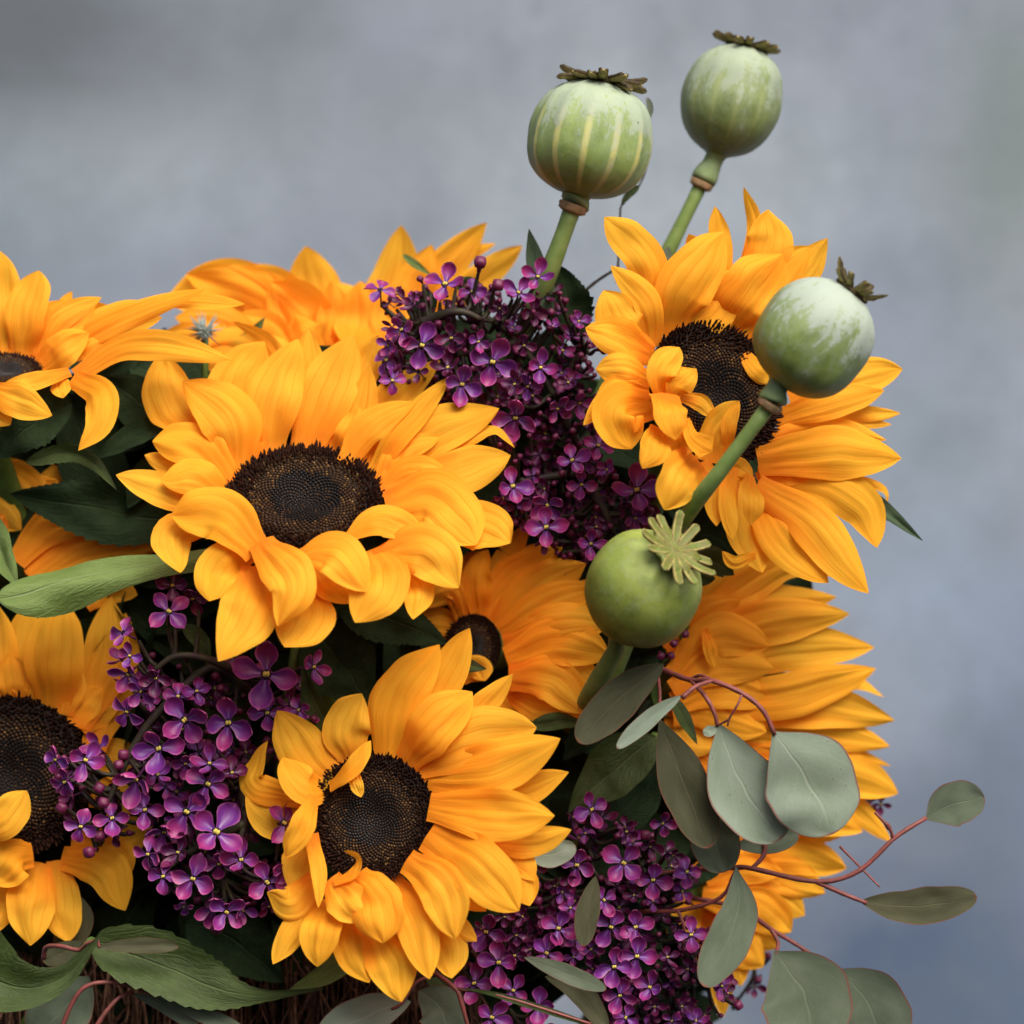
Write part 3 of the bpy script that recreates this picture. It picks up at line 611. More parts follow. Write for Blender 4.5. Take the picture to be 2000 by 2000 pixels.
# 10 - left, deep in shade
f10 = Flower('Z', 30, 1040, 60, -46, (.2, .3, .9), (0, -.1), "dim orange sunflower in the shade between the two blooms at the left edge", disc=False)
f10.petals([
 ([(60,1095),(170,1020),(315,1015)],85,8,{'tip':1.6}), ([(30,1060),(100,990),(215,985)],75,10), ([(-20,960),(40,930),(110,905)],60,2), ([(60,1100),(150,1040),(300,1040)],80,3), ([(50,1070),(120,1010),(215,1005)],70,6), ([(20,1040),(60,990),(115,965)],80,2), ([(-20,880),(30,900),(95,965)],70,4), ([(80,1000),(180,985),(290,1020)],70,0), ([(50,960),(105,900),(140,870)],48,-2), ([(0,1010),(30,960),(60,930)],70,0), ([(80,1110),(160,1080),(250,1090)],70,0), ([(0,1000),(-10,960),(40,1000)],60,6), ([(160,1140),(210,1110),(260,1120)],60,-4)])
f10.leaf('Z', [(345,985),(200,965),(18,932)], 125, (-42, -30), LEAFD, label="dark serrated leaf reaching to the left edge")
f10.leaf('Z', [(-30,960),(0,1040),(35,1110)], 60, (-30, -10), LEAFB, serr=0)
f10.leaf('Z', [(350,880),(280,900),(240,960)], 70, (-42, -36), LEAFD)

# ------------------------------------------------------------------ poppy seed heads
def poppy(label, view, c, rx, ry, axis, h, stem, cap_mat, crown_r, nray=11, ray_mats=None, up=.35, neck=True, ribs=.01, sr=0.0032, spin=0., shape=0, crown_drop=0):
    sc = VIEW[view][2] * PX; ax = cc(Vector(axis).normalized()); c0 = W(q(view, *c), h * MM)
    rx *= sc; ry *= sc; k = (D - h * MM) / D; rx *= k; ry *= k
    root_p = [W(q(view, *p[:2]), p[2] * MM) for p in stem]
    base = root_p[-1].copy(); root = empty("poppy_seed_head", base, label, "poppy head", "poppy seed heads")
    a = ax.orthogonal().normalized(); b = ax.cross(a)
    if shape == 0: pr = [(.16, -1.00), (.22, -.985), (.45, -.93), (.70, -.79), (.88, -.58), (.975, -.32), (1.0, -.05), (.985, .2), (.93, .45), (.82, .68), (.66, .85), (.50, .95), (.40, 1.0), (.30, 1.02)]
    elif shape == 2: pr = [(max(.14, math.cos(a_)), math.sin(a_)) for a_ in [math.radians(-82 + 12.3 * i) for i in range(13)]] + [(.34, 1.0), (.2, 1.02)]
    else: pr = [(.16, -1.05), (.24, -1.0), (.40, -.93), (.62, -.80), (.84, -.56), (.96, -.28), (1.0, .02), (.97, .32), (.88, .6), (.74, .80), (.58, .94), (.46, 1.0), (.38, 1.04), (.2, 1.05)]
    # smooth the profile
    prs = spline([Vector((r, z, 0)) for r, z in pr], 40); n = 56; vs = []; uv = []; fs = []
    for i, p in enumerate(prs):
        for j in range(n + 1):
            th = j / n * 2 * math.pi; rib = 1 + ribs * math.cos(th * 13) * sst(-1, -.6, p.y) + .045 * noise.noise(Vector((math.cos(th) * 1.3, math.sin(th) * 1.3, p.y * 1.5 + h)))
            vs.append(Vector((math.cos(th) * p.x * rx * rib, math.sin(th) * p.x * rx * rib, p.y * ry))); uv.append((j / n + spin, (p.y + 1.05) / 2.1))
    for i in range(39):
        for j in range(n): q0 = i * (n+1) + j; fs.append((q0, q0 + 1, q0 + n + 2, q0 + n + 1))
    me = mkmesh("capsule", vs, fs, cap_mat, uv)
    rot = Matrix((a, b, ax)).transposed().to_4x4()
    cap = place("capsule", me, root); cap.matrix_local = Matrix.Translation(c0 - base) @ rot
    # neck and collar
    nb = c0 - ax * ry * .98; sdir = (root_p[0] - nb)
    if neck: mb = MB(); tube(mb, spline([nb + ax * .002, nb + sdir * .4, root_p[0]], 8), [rx * .30, rx * .22, rx * .19, rx * .19, rx * .21, rx * .24, rx * .26, rx * .25], 16)
    if neck: place("neck", mb.mesh("neck", NECKM, off=base), root)
    d = (root_p[1] - root_p[0]).normalized(); mb = MB()
    tube(mb, [root_p[0] + d * x * rx for x in (.0, .015, .05, .09, .12, .16)], [rx * v for v in (.20, .235, .245, .226, .235, .16)], 18)
    if neck: place("collar", mb.mesh("collar", COLLAR, off=base), root)
    sp = spline(([root_p[0] + d * .05 * rx] if neck else [nb + ax * .004, root_p[0]]) + root_p[1:], 18)
    mb = MB(); tube(mb, sp, [sr * (1 - .08 * math.sin(i)) for i in range(18)], 12); place("stem", mb.mesh("stem", PSTEM, off=base), root)
    # crown of stigma rays
    m1, m2 = ray_mats or (CROWN_M, CROWN_E); ct = c0 + ax * (ry * (1.03 if shape == 0 else 1.05) - crown_drop); cr = crown_r * sc * k
    mb = MB(); vs = []; fs = []
    rings = [(0, .10), (.12, .07), (.28, .05), (.52, .12), (.55, .03), (.44, -.08), (.34, -.16)]
    if ray_mats: rings = [(0, .13), (.18, .10), (.38, .12), (.58, .16), (.62, .10), (.5, -.04), (.3, -.14)]
    for (r, z) in rings:
        for j in range(nray * 4):
            th = j / (nray * 4) * 2 * math.pi; rr = r * (1 + (.10 * math.cos(th * nray) if r > .5 else 0)); vs.append(ct + (a * math.cos(th) + b * math.sin(th)) * rr * cr + ax * z * cr)
    m = nray * 4
    for i in range(len(rings) - 1):
        for j in range(m): fs.append((i*m + j, i*m + (j+1) % m, (i+1)*m + (j+1) % m, (i+1)*m + j))
    mb.add(vs, fs); crown = place("crown", mb.mesh("crown", m1, off=base), root)
    for i in range(nray):
        rr = random.Random(i * 7 + int(h) + nray); th = (i + rr.uniform(-.15, .15)) / nray * 2 * math.pi; L = cr * rr.uniform(.80, 1.12)
        e = a * math.cos(th) + b * math.sin(th); f = ax.cross(e); mbr = MB(); vs = []; fs = []; mi = []
        seg = 12; wd = cr * (.094 if ray_mats else .10); uprr = up + rr.uniform(-.2, .16); tw = rr.uniform(-.25, .25)
        prof = [(-1, -.1), (-1.05, .55), (-.7, .75), (-.3, .25), (0, .45), (.3, .25), (.7, .75), (1.05, .55), (1, -.1), (.5, -.65), (-.5, -.65)]; np_ = len(prof)
        for s_ in range(seg + 1):
            t = s_ / seg; r = .08 + .92 * t; ww = wd * (.35 + .75 * sst(0, .45, t)) * (1 if t < .9 else math.sqrt(max(.12, 1 - ((t - .9) / .1) ** 2) )); z = (.10 * (1 - t) + uprr * t * t) * cr
            cpt = ct + e * r * L + ax * z + f * tw * wd * t * 2
            for (x, y) in prof: vs.append(cpt + f * x * ww + ax * y * ww * (.8 if ray_mats else .95))
        for s_ in range(seg):
            for j in range(np_): fs.append((s_*np_ + j, s_*np_ + (j+1) % np_, (s_+1)*np_ + (j+1) % np_, (s_+1)*np_ + j)); mi.append(0 if (2 <= j <= 5 if ray_mats else 0 <= j <= 7) else 1)
        fs.append(tuple(seg*np_ + j for j in range(np_))); mi.append(1)
        me = mkmesh("stigma_ray", [v - base for v in vs], fs, [m1, m2], [(0, 0)] * len(vs), mi)
        place("stigma_ray", me, crown)
    return root, base
NECKM = mat_simple("pale_neck", (.27, .36, .19), .65, .2, .3, 200, (.19, .27, .10), .2)
CAP1 = mat_capsule("capsule_striped", .9, .62, (.25, .33, .09), (.17, .25, .06), .8)
CAP2 = mat_capsule("capsule_green", .14, .55, (.21, .27, .09), (.15, .20, .065), .7)
CAP3 = mat_capsule("capsule_bloomed", .0, .85, (.21, .28, .075), (.145, .205, .05), .8)
CAP4 = mat_capsule("capsule_plain", .0, .12, (.27, .33, .055), (.16, .21, .03), .2)
poppy("round striped poppy seed head with yellow lines, left of the two standing highest", 'D', (492, 758), 392, 358, (.20, 1, .04), -25,
      [(392, 1150, -25), (250, 1540, -28), (60, 2000, -45), (-200, 2700, -80)], CAP1, 280, 16, up=.10, ribs=.022, sr=0.0037, spin=.02)
poppy("smooth egg shaped poppy seed head standing highest, against the wall", 'D', (1378, 518), 318, 335, (.27, 1, .02), -70,
      [(1200, 1010, -70), (960, 1500, -72), (700, 2050, -80), (300, 2900, -95)], CAP2, 225, 14, up=.16, sr=0.0030, shape=1, spin=.3)
poppy("white dusted poppy seed head in front of the upper right sunflower", 'E', (1312, 755), 300, 300, (.62, .78, .10), 48,
      [(1095, 1085, 46), (800, 1480, 38), (690, 1620, 28), (500, 1950, -10), (200, 2700, -50)], CAP3, 175, 12, up=.45, sr=0.0030)
poppy("plain green poppy seed head with its star crown turned to the viewer", 'F', (795, 655), 442, 452, (.45, .58, .68), 34,
      [(590, 1120, 10), (490, 1290, 4), (385, 1480, -10), (250, 1700, -60), (0, 2200, -95)], CAP4, 325, 12, (CROWN_G, CROWN_E), up=.24, neck=False, shape=2, ribs=.004, sr=0.0037)

# ------------------------------------------------------------------ lilac
def petal_mesh(name, mat, cupz, curl):
    nr, nc = 8, 6; vs = []; uv = []; fs = []
    for i in range(nr + 1):
        t = math.sin(i / nr * math.pi / 2) ** .9; y = .10 + .90 * t
        wd = .365 * (.20 + .80 * sst(0, .58, t)) if t < .56 else .365 * math.sqrt(max(.01, 1 - ((t - .56) / .445) ** 2))
        for j in range(nc + 1):
            u = -1 + 2 * j / nc; z = cupz * t * t + .5 * wd * abs(u) ** 2.5 + curl * .12 * t ** 6 - .1 * wd * (1 - u * u) + .05 * t
            vs.append(Vector((u * wd, y - .05 * u * u * t, z))); uv.append((j / nc, t))
    for i in range(nr):
        for j in range(nc): a = i * (nc+1) + j; fs.append((a, a+1, a+nc+2, a+nc+1))
    return mkmesh(name, vs, fs, mat, uv)
PM = [petal_mesh("lilac_petal", LIL, z, c) for z, c in ((.02, 1.6), (.15, 2.0), (-.22, 1.2), (.42, 1.5), (.0, -1.5), (.28, 1.0))]
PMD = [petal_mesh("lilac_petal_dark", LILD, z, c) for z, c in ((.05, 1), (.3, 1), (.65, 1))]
def tube_mesh(name, L):
    mb = MB(); tube(mb, [Vector((0, 0, z)) for z in (.02, -.02, -L*.3, -L*.7, -L)], [.10, .085, .06, .055, .075], 8)
    # dark throat lip
    vs = []; n = 8
    for r, z in ((.17, .02), (.10, .05), (.02, .03)):
        for j in range(n): vs.append(Vector((math.cos(j*math.pi/4)*r, math.sin(j*math.pi/4)*r, z)))
    fs = [(i*n + j, i*n + (j+1) % n, (i+1)*n + (j+1) % n, (i+1)*n + j) for i in range(2) for j in range(n)]
    mb.add(vs, fs, m=1); return mb.mesh(name, [TUBEM, THROAT])
TM = [tube_mesh("floret_tube", L) for L in (1.3, .9)]
def eye_mesh():
    mb = MB()
    for (x, y) in ((-.045, .0), (.048, .015)):
        bm = bmesh.new(); bmesh.ops.create_icosphere(bm, subdivisions=1, radius=.068); bm.verts.ensure_lookup_table()
        V = [Vector((v.co.x + x, v.co.y * 1.5 + y, v.co.z * .8 + .055)) for v in bm.verts]; F = [tuple(v.index for v in f.verts) for f in bm.faces]; bm.free()
        mb.add(V, F)
    return mb.mesh("anther", YEL)
EYE = eye_mesh()
def bud_mesh():
    mb = MB(); n = 12; pr = [(.0, -.32), (.10, -.30), (.12, -.1), (.16, .05), (.30, .2), (.34, .38), (.27, .55), (.12, .64), (0.01, .62)]
    vs = []; fs = []
    for r, z in pr:
        for j in range(n):
            th = j / n * 2 * math.pi; k = 1 + (.10 * math.cos(4 * th) if z > .1 else 0); vs.append(Vector((math.cos(th) * r * k, math.sin(th) * r * k, z)))
    for i in range(len(pr) - 1):
        for j in range(n): fs.append((i*n + j, i*n + (j+1) % n, (i+1)*n + (j+1) % n, (i+1)*n + j))
    mb.add(vs, fs); return mb.mesh("bud", BUD)
BUDM = bud_mesh()
class Lilac:
    def __init__(s, label, base, group="lilac clusters"):
        s.base = base; s.root = empty("lilac_cluster", base, label, "lilac", group); s.spots = []
    def floret(s, p, r, nrm, spin, dark=False, var=None, eye=True):
        n = nrm.normalized(); a = n.orthogonal().normalized(); b = n.cross(a)
        rot = Matrix((a, b, n)).transposed().to_4x4() @ Matrix.Rotation(spin, 4, 'Z')
        o = place("floret", random.choice(TM), s.root)
        r *= random.uniform(.97, 1.06); o.matrix_local = Matrix.Translation(p - s.base) @ rot @ Matrix.Scale(r, 4)
        meshes = PMD if dark else PM; v = random.choice(meshes) if var is None else meshes[var]
        for k in range(4):
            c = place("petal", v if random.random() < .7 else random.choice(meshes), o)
            c.rotation_euler = (random.uniform(-.32, .28), random.uniform(-.3, .3), k * math.pi / 2 + random.uniform(-.17, .17))
            sc = random.uniform(.90, 1.08); c.scale = (sc * random.uniform(.9, 1.1), sc, sc)
        if eye: place("anthers", EYE, o)
        s.spots.append(p - n * r * 1.15); return o
    def bud(s, p, r, nrm):
        n = nrm.normalized(); a = n.orthogonal().normalized(); b = n.cross(a)
        o = place("bud", BUDM, s.root); o.matrix_local = Matrix.Translation(p - s.base) @ Matrix((a, b, n)).transposed().to_4x4() @ Matrix.Rotation(random.uniform(0, 1.5), 4, 'Z') @ Matrix.Scale(r, 4)
        s.spots.append(p - n * r * .4)
    def traced(s, view, data, h0, axis_c=None):
        sc = VIEW[view][2] * PX
        for d in data:
            x, y, r = d[:3]; spin = d[3] if len(d) > 3 and d[3] is not None else random.uniform(0, 1.5); o = d[4] if len(d) > 4 else {}
            dx, dy = o.get('n', (random.uniform(-.6, .6), random.uniform(-.6, .7)))
            dx += random.uniform(-.18, .18); dy += random.uniform(-.18, .18)
            n = cc(Vector((dx, dy, 1)))
            h = h0 + o.get('h', random.uniform(-4, 5))
            # spin given in image degrees (0 = a petal straight up)
            nn = n.normalized(); a = nn.orthogonal().normalized(); b = nn.cross(a); up = Vector((0, 0, 1)); ang = math.atan2(-up.dot(a), up.dot(b))
            sp = ang + (math.radians(-spin) if len(d) > 3 and d[3] is not None else spin)
            if o.get('bud'): s.bud(W(q(view, x, y), h * MM), r * sc * 1.6, n)
            else: s.floret(W(q(view, x, y), h * MM), r * sc * 1.04, n, sp, o.get('dark', False), o.get('v'), o.get('eye', True))
    def fill(s, poly, n, h0, h1, rr, bud=.5, dark=.6, spacing=18):
        pts = [q('Z', *p) for p in poly]; xs = [p[0] for p in pts]; ys = [p[1] for p in pts]; done = []; tries = 0
        cx, cy = sum(xs) / len(xs), sum(ys) / len(ys)
        while len(done) < n and tries < 6000:
            tries += 1; p = Vector((random.uniform(min(xs), max(xs)), random.uniform(min(ys), max(ys)))); ins = False
            for i in range(len(pts)):
                a, b = pts[i], pts[i-1]
                if (a[1] > p[1]) != (b[1] > p[1]) and p[0] < (b[0]-a[0]) * (p[1]-a[1]) / (b[1]-a[1]) + a[0]: ins = not ins
            if not ins or any((p - d).length < spacing * PX for d in done): continue
            done.append(p); h = random.uniform(h0, h1); d = p - Vector((cx, cy)); n_ = cc(Vector((d[0] / .05 + random.uniform(-.5, .5), d[1] / .05 + random.uniform(-.4, .6), 1)))
            r = random.uniform(*rr) * PX
            if random.random() < bud: s.bud(W(p, h * MM), r * .85, n_)
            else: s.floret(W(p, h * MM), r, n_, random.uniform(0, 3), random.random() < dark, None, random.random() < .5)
    def stems(s, view, rach, h, rad=.0016):
        """rachis lines traced; every floret joins the nearest point of them"""
        lines = []; mb = MB()
        for r in rach:
            P = spline([W(q(view, p[0], p[1]), (p[2] if len(p) > 2 else h) * MM) for p in r], 16); lines += P; tube(mb, P, [rad * (1 - .5 * i / 16) for i in range(16)], 6)
        for p in s.spots:
            nb = min(lines, key=lambda l: (l - p).length)
            if (nb - p).length < .08: tube(mb, spline([nb, nb.lerp(p, .5) + Vector((0, .004, -.003)), p], 6), [.0009] * 5 + [.0007], 5, cap=False)
        place("stem", mb.mesh("stem", DARKSTEM, off=s.base), s.root)

# left lilac
l1 = Lilac("purple lilac cluster at lower left between two sunflowers, its open flowers facing forward", W(q('G', 1250, 1500), -.07))
T = {}
l1.traced('G', [
 (910,262,125,45,{'n':(.1,.9),'v':2,'h':2}), (665,375,95,80,{'n':(-.9,.5),'v':2,'eye':False,'h':0}), (1435,600,168,8,{'n':(0,0),'v':0,'h':2}), (1690,560,100,20,{'n':(.9,.2)}), (1440,808,98,0,{'n':(.1,.1)}),
 (995,845,135,-35,{'n':(0,0),'v':0,'h':5}), (1230,860,140,8,{'n':(.1,-.1),'v':0,'h':5}), (855,1000,132,-5,{'n':(-.1,.2),'v':0,'h':7}), (685,800,100,30,{'n':(-.3,-.6)}), (690,600,95,40,{'n':(-.5,-.3),'v':3}), (760,690,85), (460,1062,115,30,{'n':(.1,.1),'h':6}), (350,1180,100,0,{'n':(-.4,-.4)}),
 (300,1060,90,20,{'n':(-.6,0)}), (1120,1190,125,35,{'n':(.1,-.1),'h':5}), (1130,1080,90,0,{'n':(.1,.6),'v':3}), (735,1165,118,10,{'n':(-.2,-.6),'h':6}), (605,1375,95,-5,{'n':(0,.1),'h':5}), (435,1420,98,15,{'n':(0,.1),'h':5}), (1005,1340,140,40,{'n':(-.1,0),'v':0,'h':3}), (1165,1450,165,40,{'n':(.1,.2),'v':0,'h':8}),
 (885,1450,95,20,{'n':(0,-.3),'v':3}), (1530,1400,125,40,{'n':(.7,.1),'h':6}), (1540,1650,110,20,{'n':(.5,-.4),'h':8}), (1040,1700,130,25,{'n':(0,-.1),'v':0,'h':9}), (1300,1600,105,0,{'n':(.1,.4),'v':3,'h':6}), (1440,1720,125,60,{'n':(.1,-.1),'v':0,'h':9}), (880,1690,98,0,{'n':(-.4,.2),'h':6}), (800,1570,100,10,{'n':(-.7,0)}),
 (1150,1860,110,0,{'n':(0,-.5),'h':5}), (1220,1880,110,40,{'n':(.2,-.3),'h':7}), (780,1330,95,0,{'n':(.2,.3),'h':3}), (1610,790,70), (1270,500,100,30,{'dark':True,'h':-10}), (960,720,90,10,{'n':(0,.8),'h':-2}), (1060,690,80,0,{'n':(.3,.2),'h':-3}), (850,1140,80), (1000,1080,80,0,{'n':(0,-.6)}),
 (1180,1620,90,0,{'n':(0,-.5)}), (960,1560,90,20,{'dark':True}), (1310,1870,70,90,{'n':(.6,-.3)}), (840,620,90,0,{'dark':True}), (640,1100,55,0,{'bud':1}), (530,1215,60,0,{'bud':1}), (550,1300,60,0,{'bud':1}), (500,1550,62,0,{'bud':1}), (545,1480,62,0,{'bud':1}), (660,1030,60,0,{'bud':1}), (345,1320,62,0,{'bud':1}), (1190,1950,70,0,{'bud':1}),
 (930,120,90,0,{'dark':True,'h':-14}), (1040,190,90,0,{'dark':True,'h':-16}), (1250,1130,80,0,{'dark':True}), (700,500,80,10,{'n':(-.6,.4)}), (990,1850,60,0,{'n':(0,-.7)})], 4)
l1.fill([(215,1230),(420,1240),(600,1300),(590,1400),(480,1450),(450,1560),(560,1600),(540,1700),(420,1740),(290,1660),(260,1600),(120,1560),(110,1430),(250,1380)], 150, -26, -6, (19, 32), .5, .6, 12)
l1.stems('G', [[(1300,600,-8),(1130,520,0),(950,500,2),(830,580,0)], [(1350,700,-16),(1150,560,-8),(980,680,-6),(760,920,-4),(600,1250,-4),(500,1480,0)], [(1500,1000,-20),(1310,1180,-6),(1320,1400,0),(1200,1700,0)], [(1320,1300,0),(1500,1390,0)], [(1320,1400,0),(1020,1560,-4),(900,1650,-2)]], -8, .0020)
# upper lilac
l2 = Lilac("dark purple lilac cluster at top centre, mostly closed buds, under the two tall poppy heads", W(q('C', 1400, 1200), -.09))
l2.traced('C', [
 (255,320,95,20,{'n':(.1,.9),'v':2,'eye':False,'h':-6}), (605,290,125,15,{'n':(0,.5),'v':0}), (790,200,70,0,{'bud':1,'n':(.2,.9)}), (1105,250,85,20,{'n':(.1,.3),'v':3,'h':4}), (1000,335,88,40,{'n':(-.1,.2),'v':3,'h':5}), (370,535,88,-15,{'n':(-.1,0),'h':4}), (480,620,118,20,{'n':(.1,-.1),'v':0,'h':3}),
 (290,700,95,20,{'n':(-.6,.1)}), (320,810,80,0), (785,600,66,10,{'n':(0,.1),'v':3,'h':5}), (860,710,130,25,{'n':(0,0),'v':0,'h':3}), (695,830,118,20,{'n':(.1,-.2),'v':0,'h':3}), (1120,740,88,10,{'n':(.1,0),'v':1,'h':7}), (1030,620,60,0,{'dark':True,'v':1}), (985,1010,118,10,{'n':(0,-.5),'v':1,'h':3}), (1050,840,80,0,{'n':(0,-.6)}),
 (980,830,70,0,{'dark':True}), (1270,820,66,30,{'dark':True,'v':0}), (1440,640,62,0,{'bud':1,'n':(.8,.2),'h':8}), (1430,1160,88,20,{'n':(.4,.4),'h':2}), (1290,1240,98,-20,{'n':(-.1,.1),'v':0,'h':5}), (1340,1370,80,0,{'n':(.1,-.3),'h':4}), (970,1380,112,-5,{'n':(0,.2),'v':0,'h':4}), (1150,1600,112,-5,{'n':(0,0),'v':0,'h':6}), (1390,1690,85,0,{'n':(.1,.1),'v':3,'h':8}),
 (1640,1400,128,-10,{'n':(0,.1),'v':0,'h':6}), (1155,1480,98,45,{'n':(0,-.6),'v':1,'h':3}), (1325,490,66,0,{'n':(.3,.5)}), (750,330,80,0,{'n':(.3,.2)}), (880,310,66,0,{'bud':1}), (620,740,80,0,{'dark':True}), (300,620,60), (900,420,60,0,{'dark':True}), (1210,960,80,30,{'n':(.2,-.6)}), (1330,930,80,0,{'n':(.4,-.5)}), (700,1000,60), (1630,1550,80,0,{'n':(.3,-.5)}), (1480,1290,60), (1420,1600,70,0,{'dark':True,'v':0}), (1080,440,80,0,{'dark':True,'v':0}), (640,580,80,0,{'dark':True})], -22)
l2.fill([(730,560),(790,530),(1050,550),(1100,600),(1130,660),(1130,780),(1100,800),(1130,880),(1240,930),(1240,990),(1130,1040),(1090,1070),(1000,1010),(940,960),(940,830),(850,760),(730,700)], 280, -38, -22, (17, 27), .72, .75, 10.5)
l2.fill([(730,560),(1100,600),(1130,780),(1130,880),(1240,930),(1230,1010),(1090,1070),(960,1000),(940,830),(850,760),(720,700)], 80, -52, -36, (24, 34), .3, .95, 16)
l2.stems('C', [[(480,500,-26),(600,450,-22),(700,440,-20),(800,480,-22)], [(1500,1700,-45),(1380,1300,-40),(1200,900,-38),(1000,600,-36),(800,450,-30)], [(1400,1400,-28),(1480,1550,-26),(1520,1650,-30)], [(1200,900,-38),(1350,600,-34)], [(1000,600,-36),(500,700,-34),(300,750,-30)], [(1380,1300,-40),(1000,1350,-34)]], -30, .0022)
# lower right lilac
l3 = Lilac("violet lilac cluster at the bottom right of centre with many small open flowers", W(q('J', 900, 1900), -.09))
l3.traced('J', [
 (985,262,118,-20,{'n':(.3,.1),'v':1,'h':4}), (865,310,60,0,{'dark':True,'v':2}), (890,610,132,15,{'n':(-.1,0),'v':0,'h':4}), (1185,597,140,40,{'n':(0,0),'v':0,'h':4}), (1370,705,120,5,{'n':(.1,.1),'v':0,'h':4}), (1580,655,105,0,{'n':(.6,.1)}), (1350,495,72,0,{'dark':True,'v':2,'h':2}), (1495,550,62,0,{'dark':True,'v':1}),
 (1105,1000,128,30,{'n':(0,-.1),'v':0,'h':3}), (1260,1000,120,-10,{'n':(.2,.1),'v':0,'h':3}), (1060,830,95,60,{'n':(.3,.2),'h':4}), (1268,1185,132,10,{'n':(0,0),'v':0,'h':7}), (1125,1250,128,5,{'n':(0,.1),'v':0,'h':9}), (700,1165,120,35,{'n':(0,.1),'v':0,'h':6}), (320,1030,140,15,{'n':(-.1,-.1),'v':0,'h':4}), (400,1225,128,5,{'n':(0,.2),'v':0,'h':6}),
 (435,935,70,0,{'dark':True,'v':1,'h':5}), (550,935,62,20,{'dark':True,'v':1,'h':4}), (775,1010,120,25,{'n':(.1,.3),'v':1,'h':5}), (880,1070,95,50,{'n':(.4,0),'h':4}), (245,1355,120,0,{'n':(-.2,.3),'v':1,'h':3}), (490,1400,105,40,{'n':(0,.4),'h':4}), (355,1570,125,30,{'n':(0,.1),'v':0,'h':6}), (650,1500,120,0,{'n':(0,.3),'v':0,'h':5}), (660,1620,110,20),
 (1160,1430,115,10,{'n':(0,-.2),'v':0,'h':5}), (1350,1380,115,20,{'n':(-.2,.2),'h':4}), (1610,1050,108,0,{'n':(.1,0),'v':1,'h':10}), (1460,1190,74,0,{'dark':True,'v':1,'h':4}), (1590,1265,66,0,{'dark':True,'v':1,'h':3}), (980,1140,75,0,{'n':(0,-.4)}), (660,835,62,0,{'bud':1}), (1430,350,85,0,{'n':(.1,.2)}), (1200,400,80,20,{'dark':True,'v':0}), (1800,1370,90,30,{'n':(.6,-.2)}), (1890,1490,60,0,{'bud':1}),
 (750,740,62,10,{'dark':True,'v':2}), (510,1050,70,0,{'dark':True,'v':0}), (850,880,70,0,{'n':(.2,0)}), (1200,1570,90), (800,780,70), (860,700,80,0,{'dark':True,'v':0}), (620,640,70,0,{'dark':True,'v':2}), (500,1180,90,0,{'dark':True,'v':0}), (600,1140,60,0,{'dark':True,'v':1}), (1380,1500,70,0,{'dark':True}), (1550,1500,60,0,{'dark':True}), (1640,1590,80), (1490,1590,70), (870,1190,60,0,{'n':(0,.6)}), (1250,800,60,0,{'dark':True}),
 (1600,1150,64,0,{'bud':1}), (1710,1240,64,0,{'bud':1}), (1330,420,64,0,{'bud':1}), (620,750,64,0,{'bud':1}), (520,870,64,0,{'bud':1})], -12)
l3.fill([(1100,1530),(1200,1560),(1310,1620),(1310,1720),(1370,1800),(1390,1880),(1350,1960),(1170,1990),(1120,1880),(1000,1800),(860,1830),(870,1760),(1000,1700),(1040,1660),(1080,1600)], 190, -34, -16, (17, 27), .6, .7, 12)
l3.stems('J', [[(1000,1900,-50),(1000,1400,-40),(950,1000,-36),(800,700,-34)], [(1000,1400,-40),(1300,1000,-36),(1350,600,-30)], [(1000,1400,-40),(600,1200,-30),(350,1200,-26)], [(1000,1600,-40),(1500,1400,-34),(1750,1300,-30)], [(950,500,-26),(960,350,-20),(975,290,-16)], [(600,1700,-30),(450,1500,-26)]], -30, .0020)
# small bits behind the right sunflowers
l4 = Lilac("small dark lilac buds poking out behind the right hand sunflowers against the wall", W(q('K', 700, 1300), -.10))
l4.traced('K', [(950,850,40,0,{'dark':True}), (985,870,34,0,{'bud':1}), (960,1020,52,0,{'dark':True,'v':0}), (1010,1010,46,0,{'dark':True,'v':1}), (930,990,44,0,{'dark':True}), (480,1775,42,0,{'dark':True,'v':1}), (540,1650,34,0,{'bud':1}), (390,1840,36,0,{'bud':1}), (340,1780,48,0,{'n':(.5,0)}), (500,1740,36,0,{'bud':1}), (990,1045,38,0,{'bud':1}), (150,330,34,0,{'bud':1,'h':58}), (185,300,34,0,{'bud':1,'h':56}), (85,380,34,0,{'bud':1,'h':52}), (120,385,34,0,{'bud':1,'h':52})], -84)
l4.stems('K', [[(400,1500,-100),(600,1250,-100),(900,1010,-92),(960,860,-88)], [(400,1500,-100),(480,1700,-92),(400,1850,-90)]], -95, .0012)

# ------------------------------------------------------------------ eucalyptus sprigs
def euc(label, base_v, base_p, h, leaves, stems, rad=.0013, mat=REDSTEM):
    base = W(q(base_v, *base_p), h * MM); root = empty("eucalyptus_sprig", base, label, "eucalyptus", "eucalyptus sprigs")
    mb = MB()
    for (v, pts, r) in stems:
        P = spline([W(q(v, p[0], p[1]), p[2] * MM) for p in pts], 4 * len(pts) + 2); k = len(P)
        tube(mb, P, [r * (1.15 - .3 * i / k + .08 * math.sin(i * 2.1)) for i in range(k)], 8)
    place("stem", mb.mesh("stem", mat, off=base), root)
    for L in leaves:
        v, pts, w_, hh, m = L[:5]; o = L[5] if len(L) > 5 else {}
        k = o.pop('k', .62)
        leaf_on(root, base, v, pts, w_, hh, m, serr=0, cup=o.pop('cup', .10), fold=o.pop('fold', .05), crumple=o.pop('crumple', .14), prof=(lambda t, k=k: prof_euc(t, k)), **o)
    return root
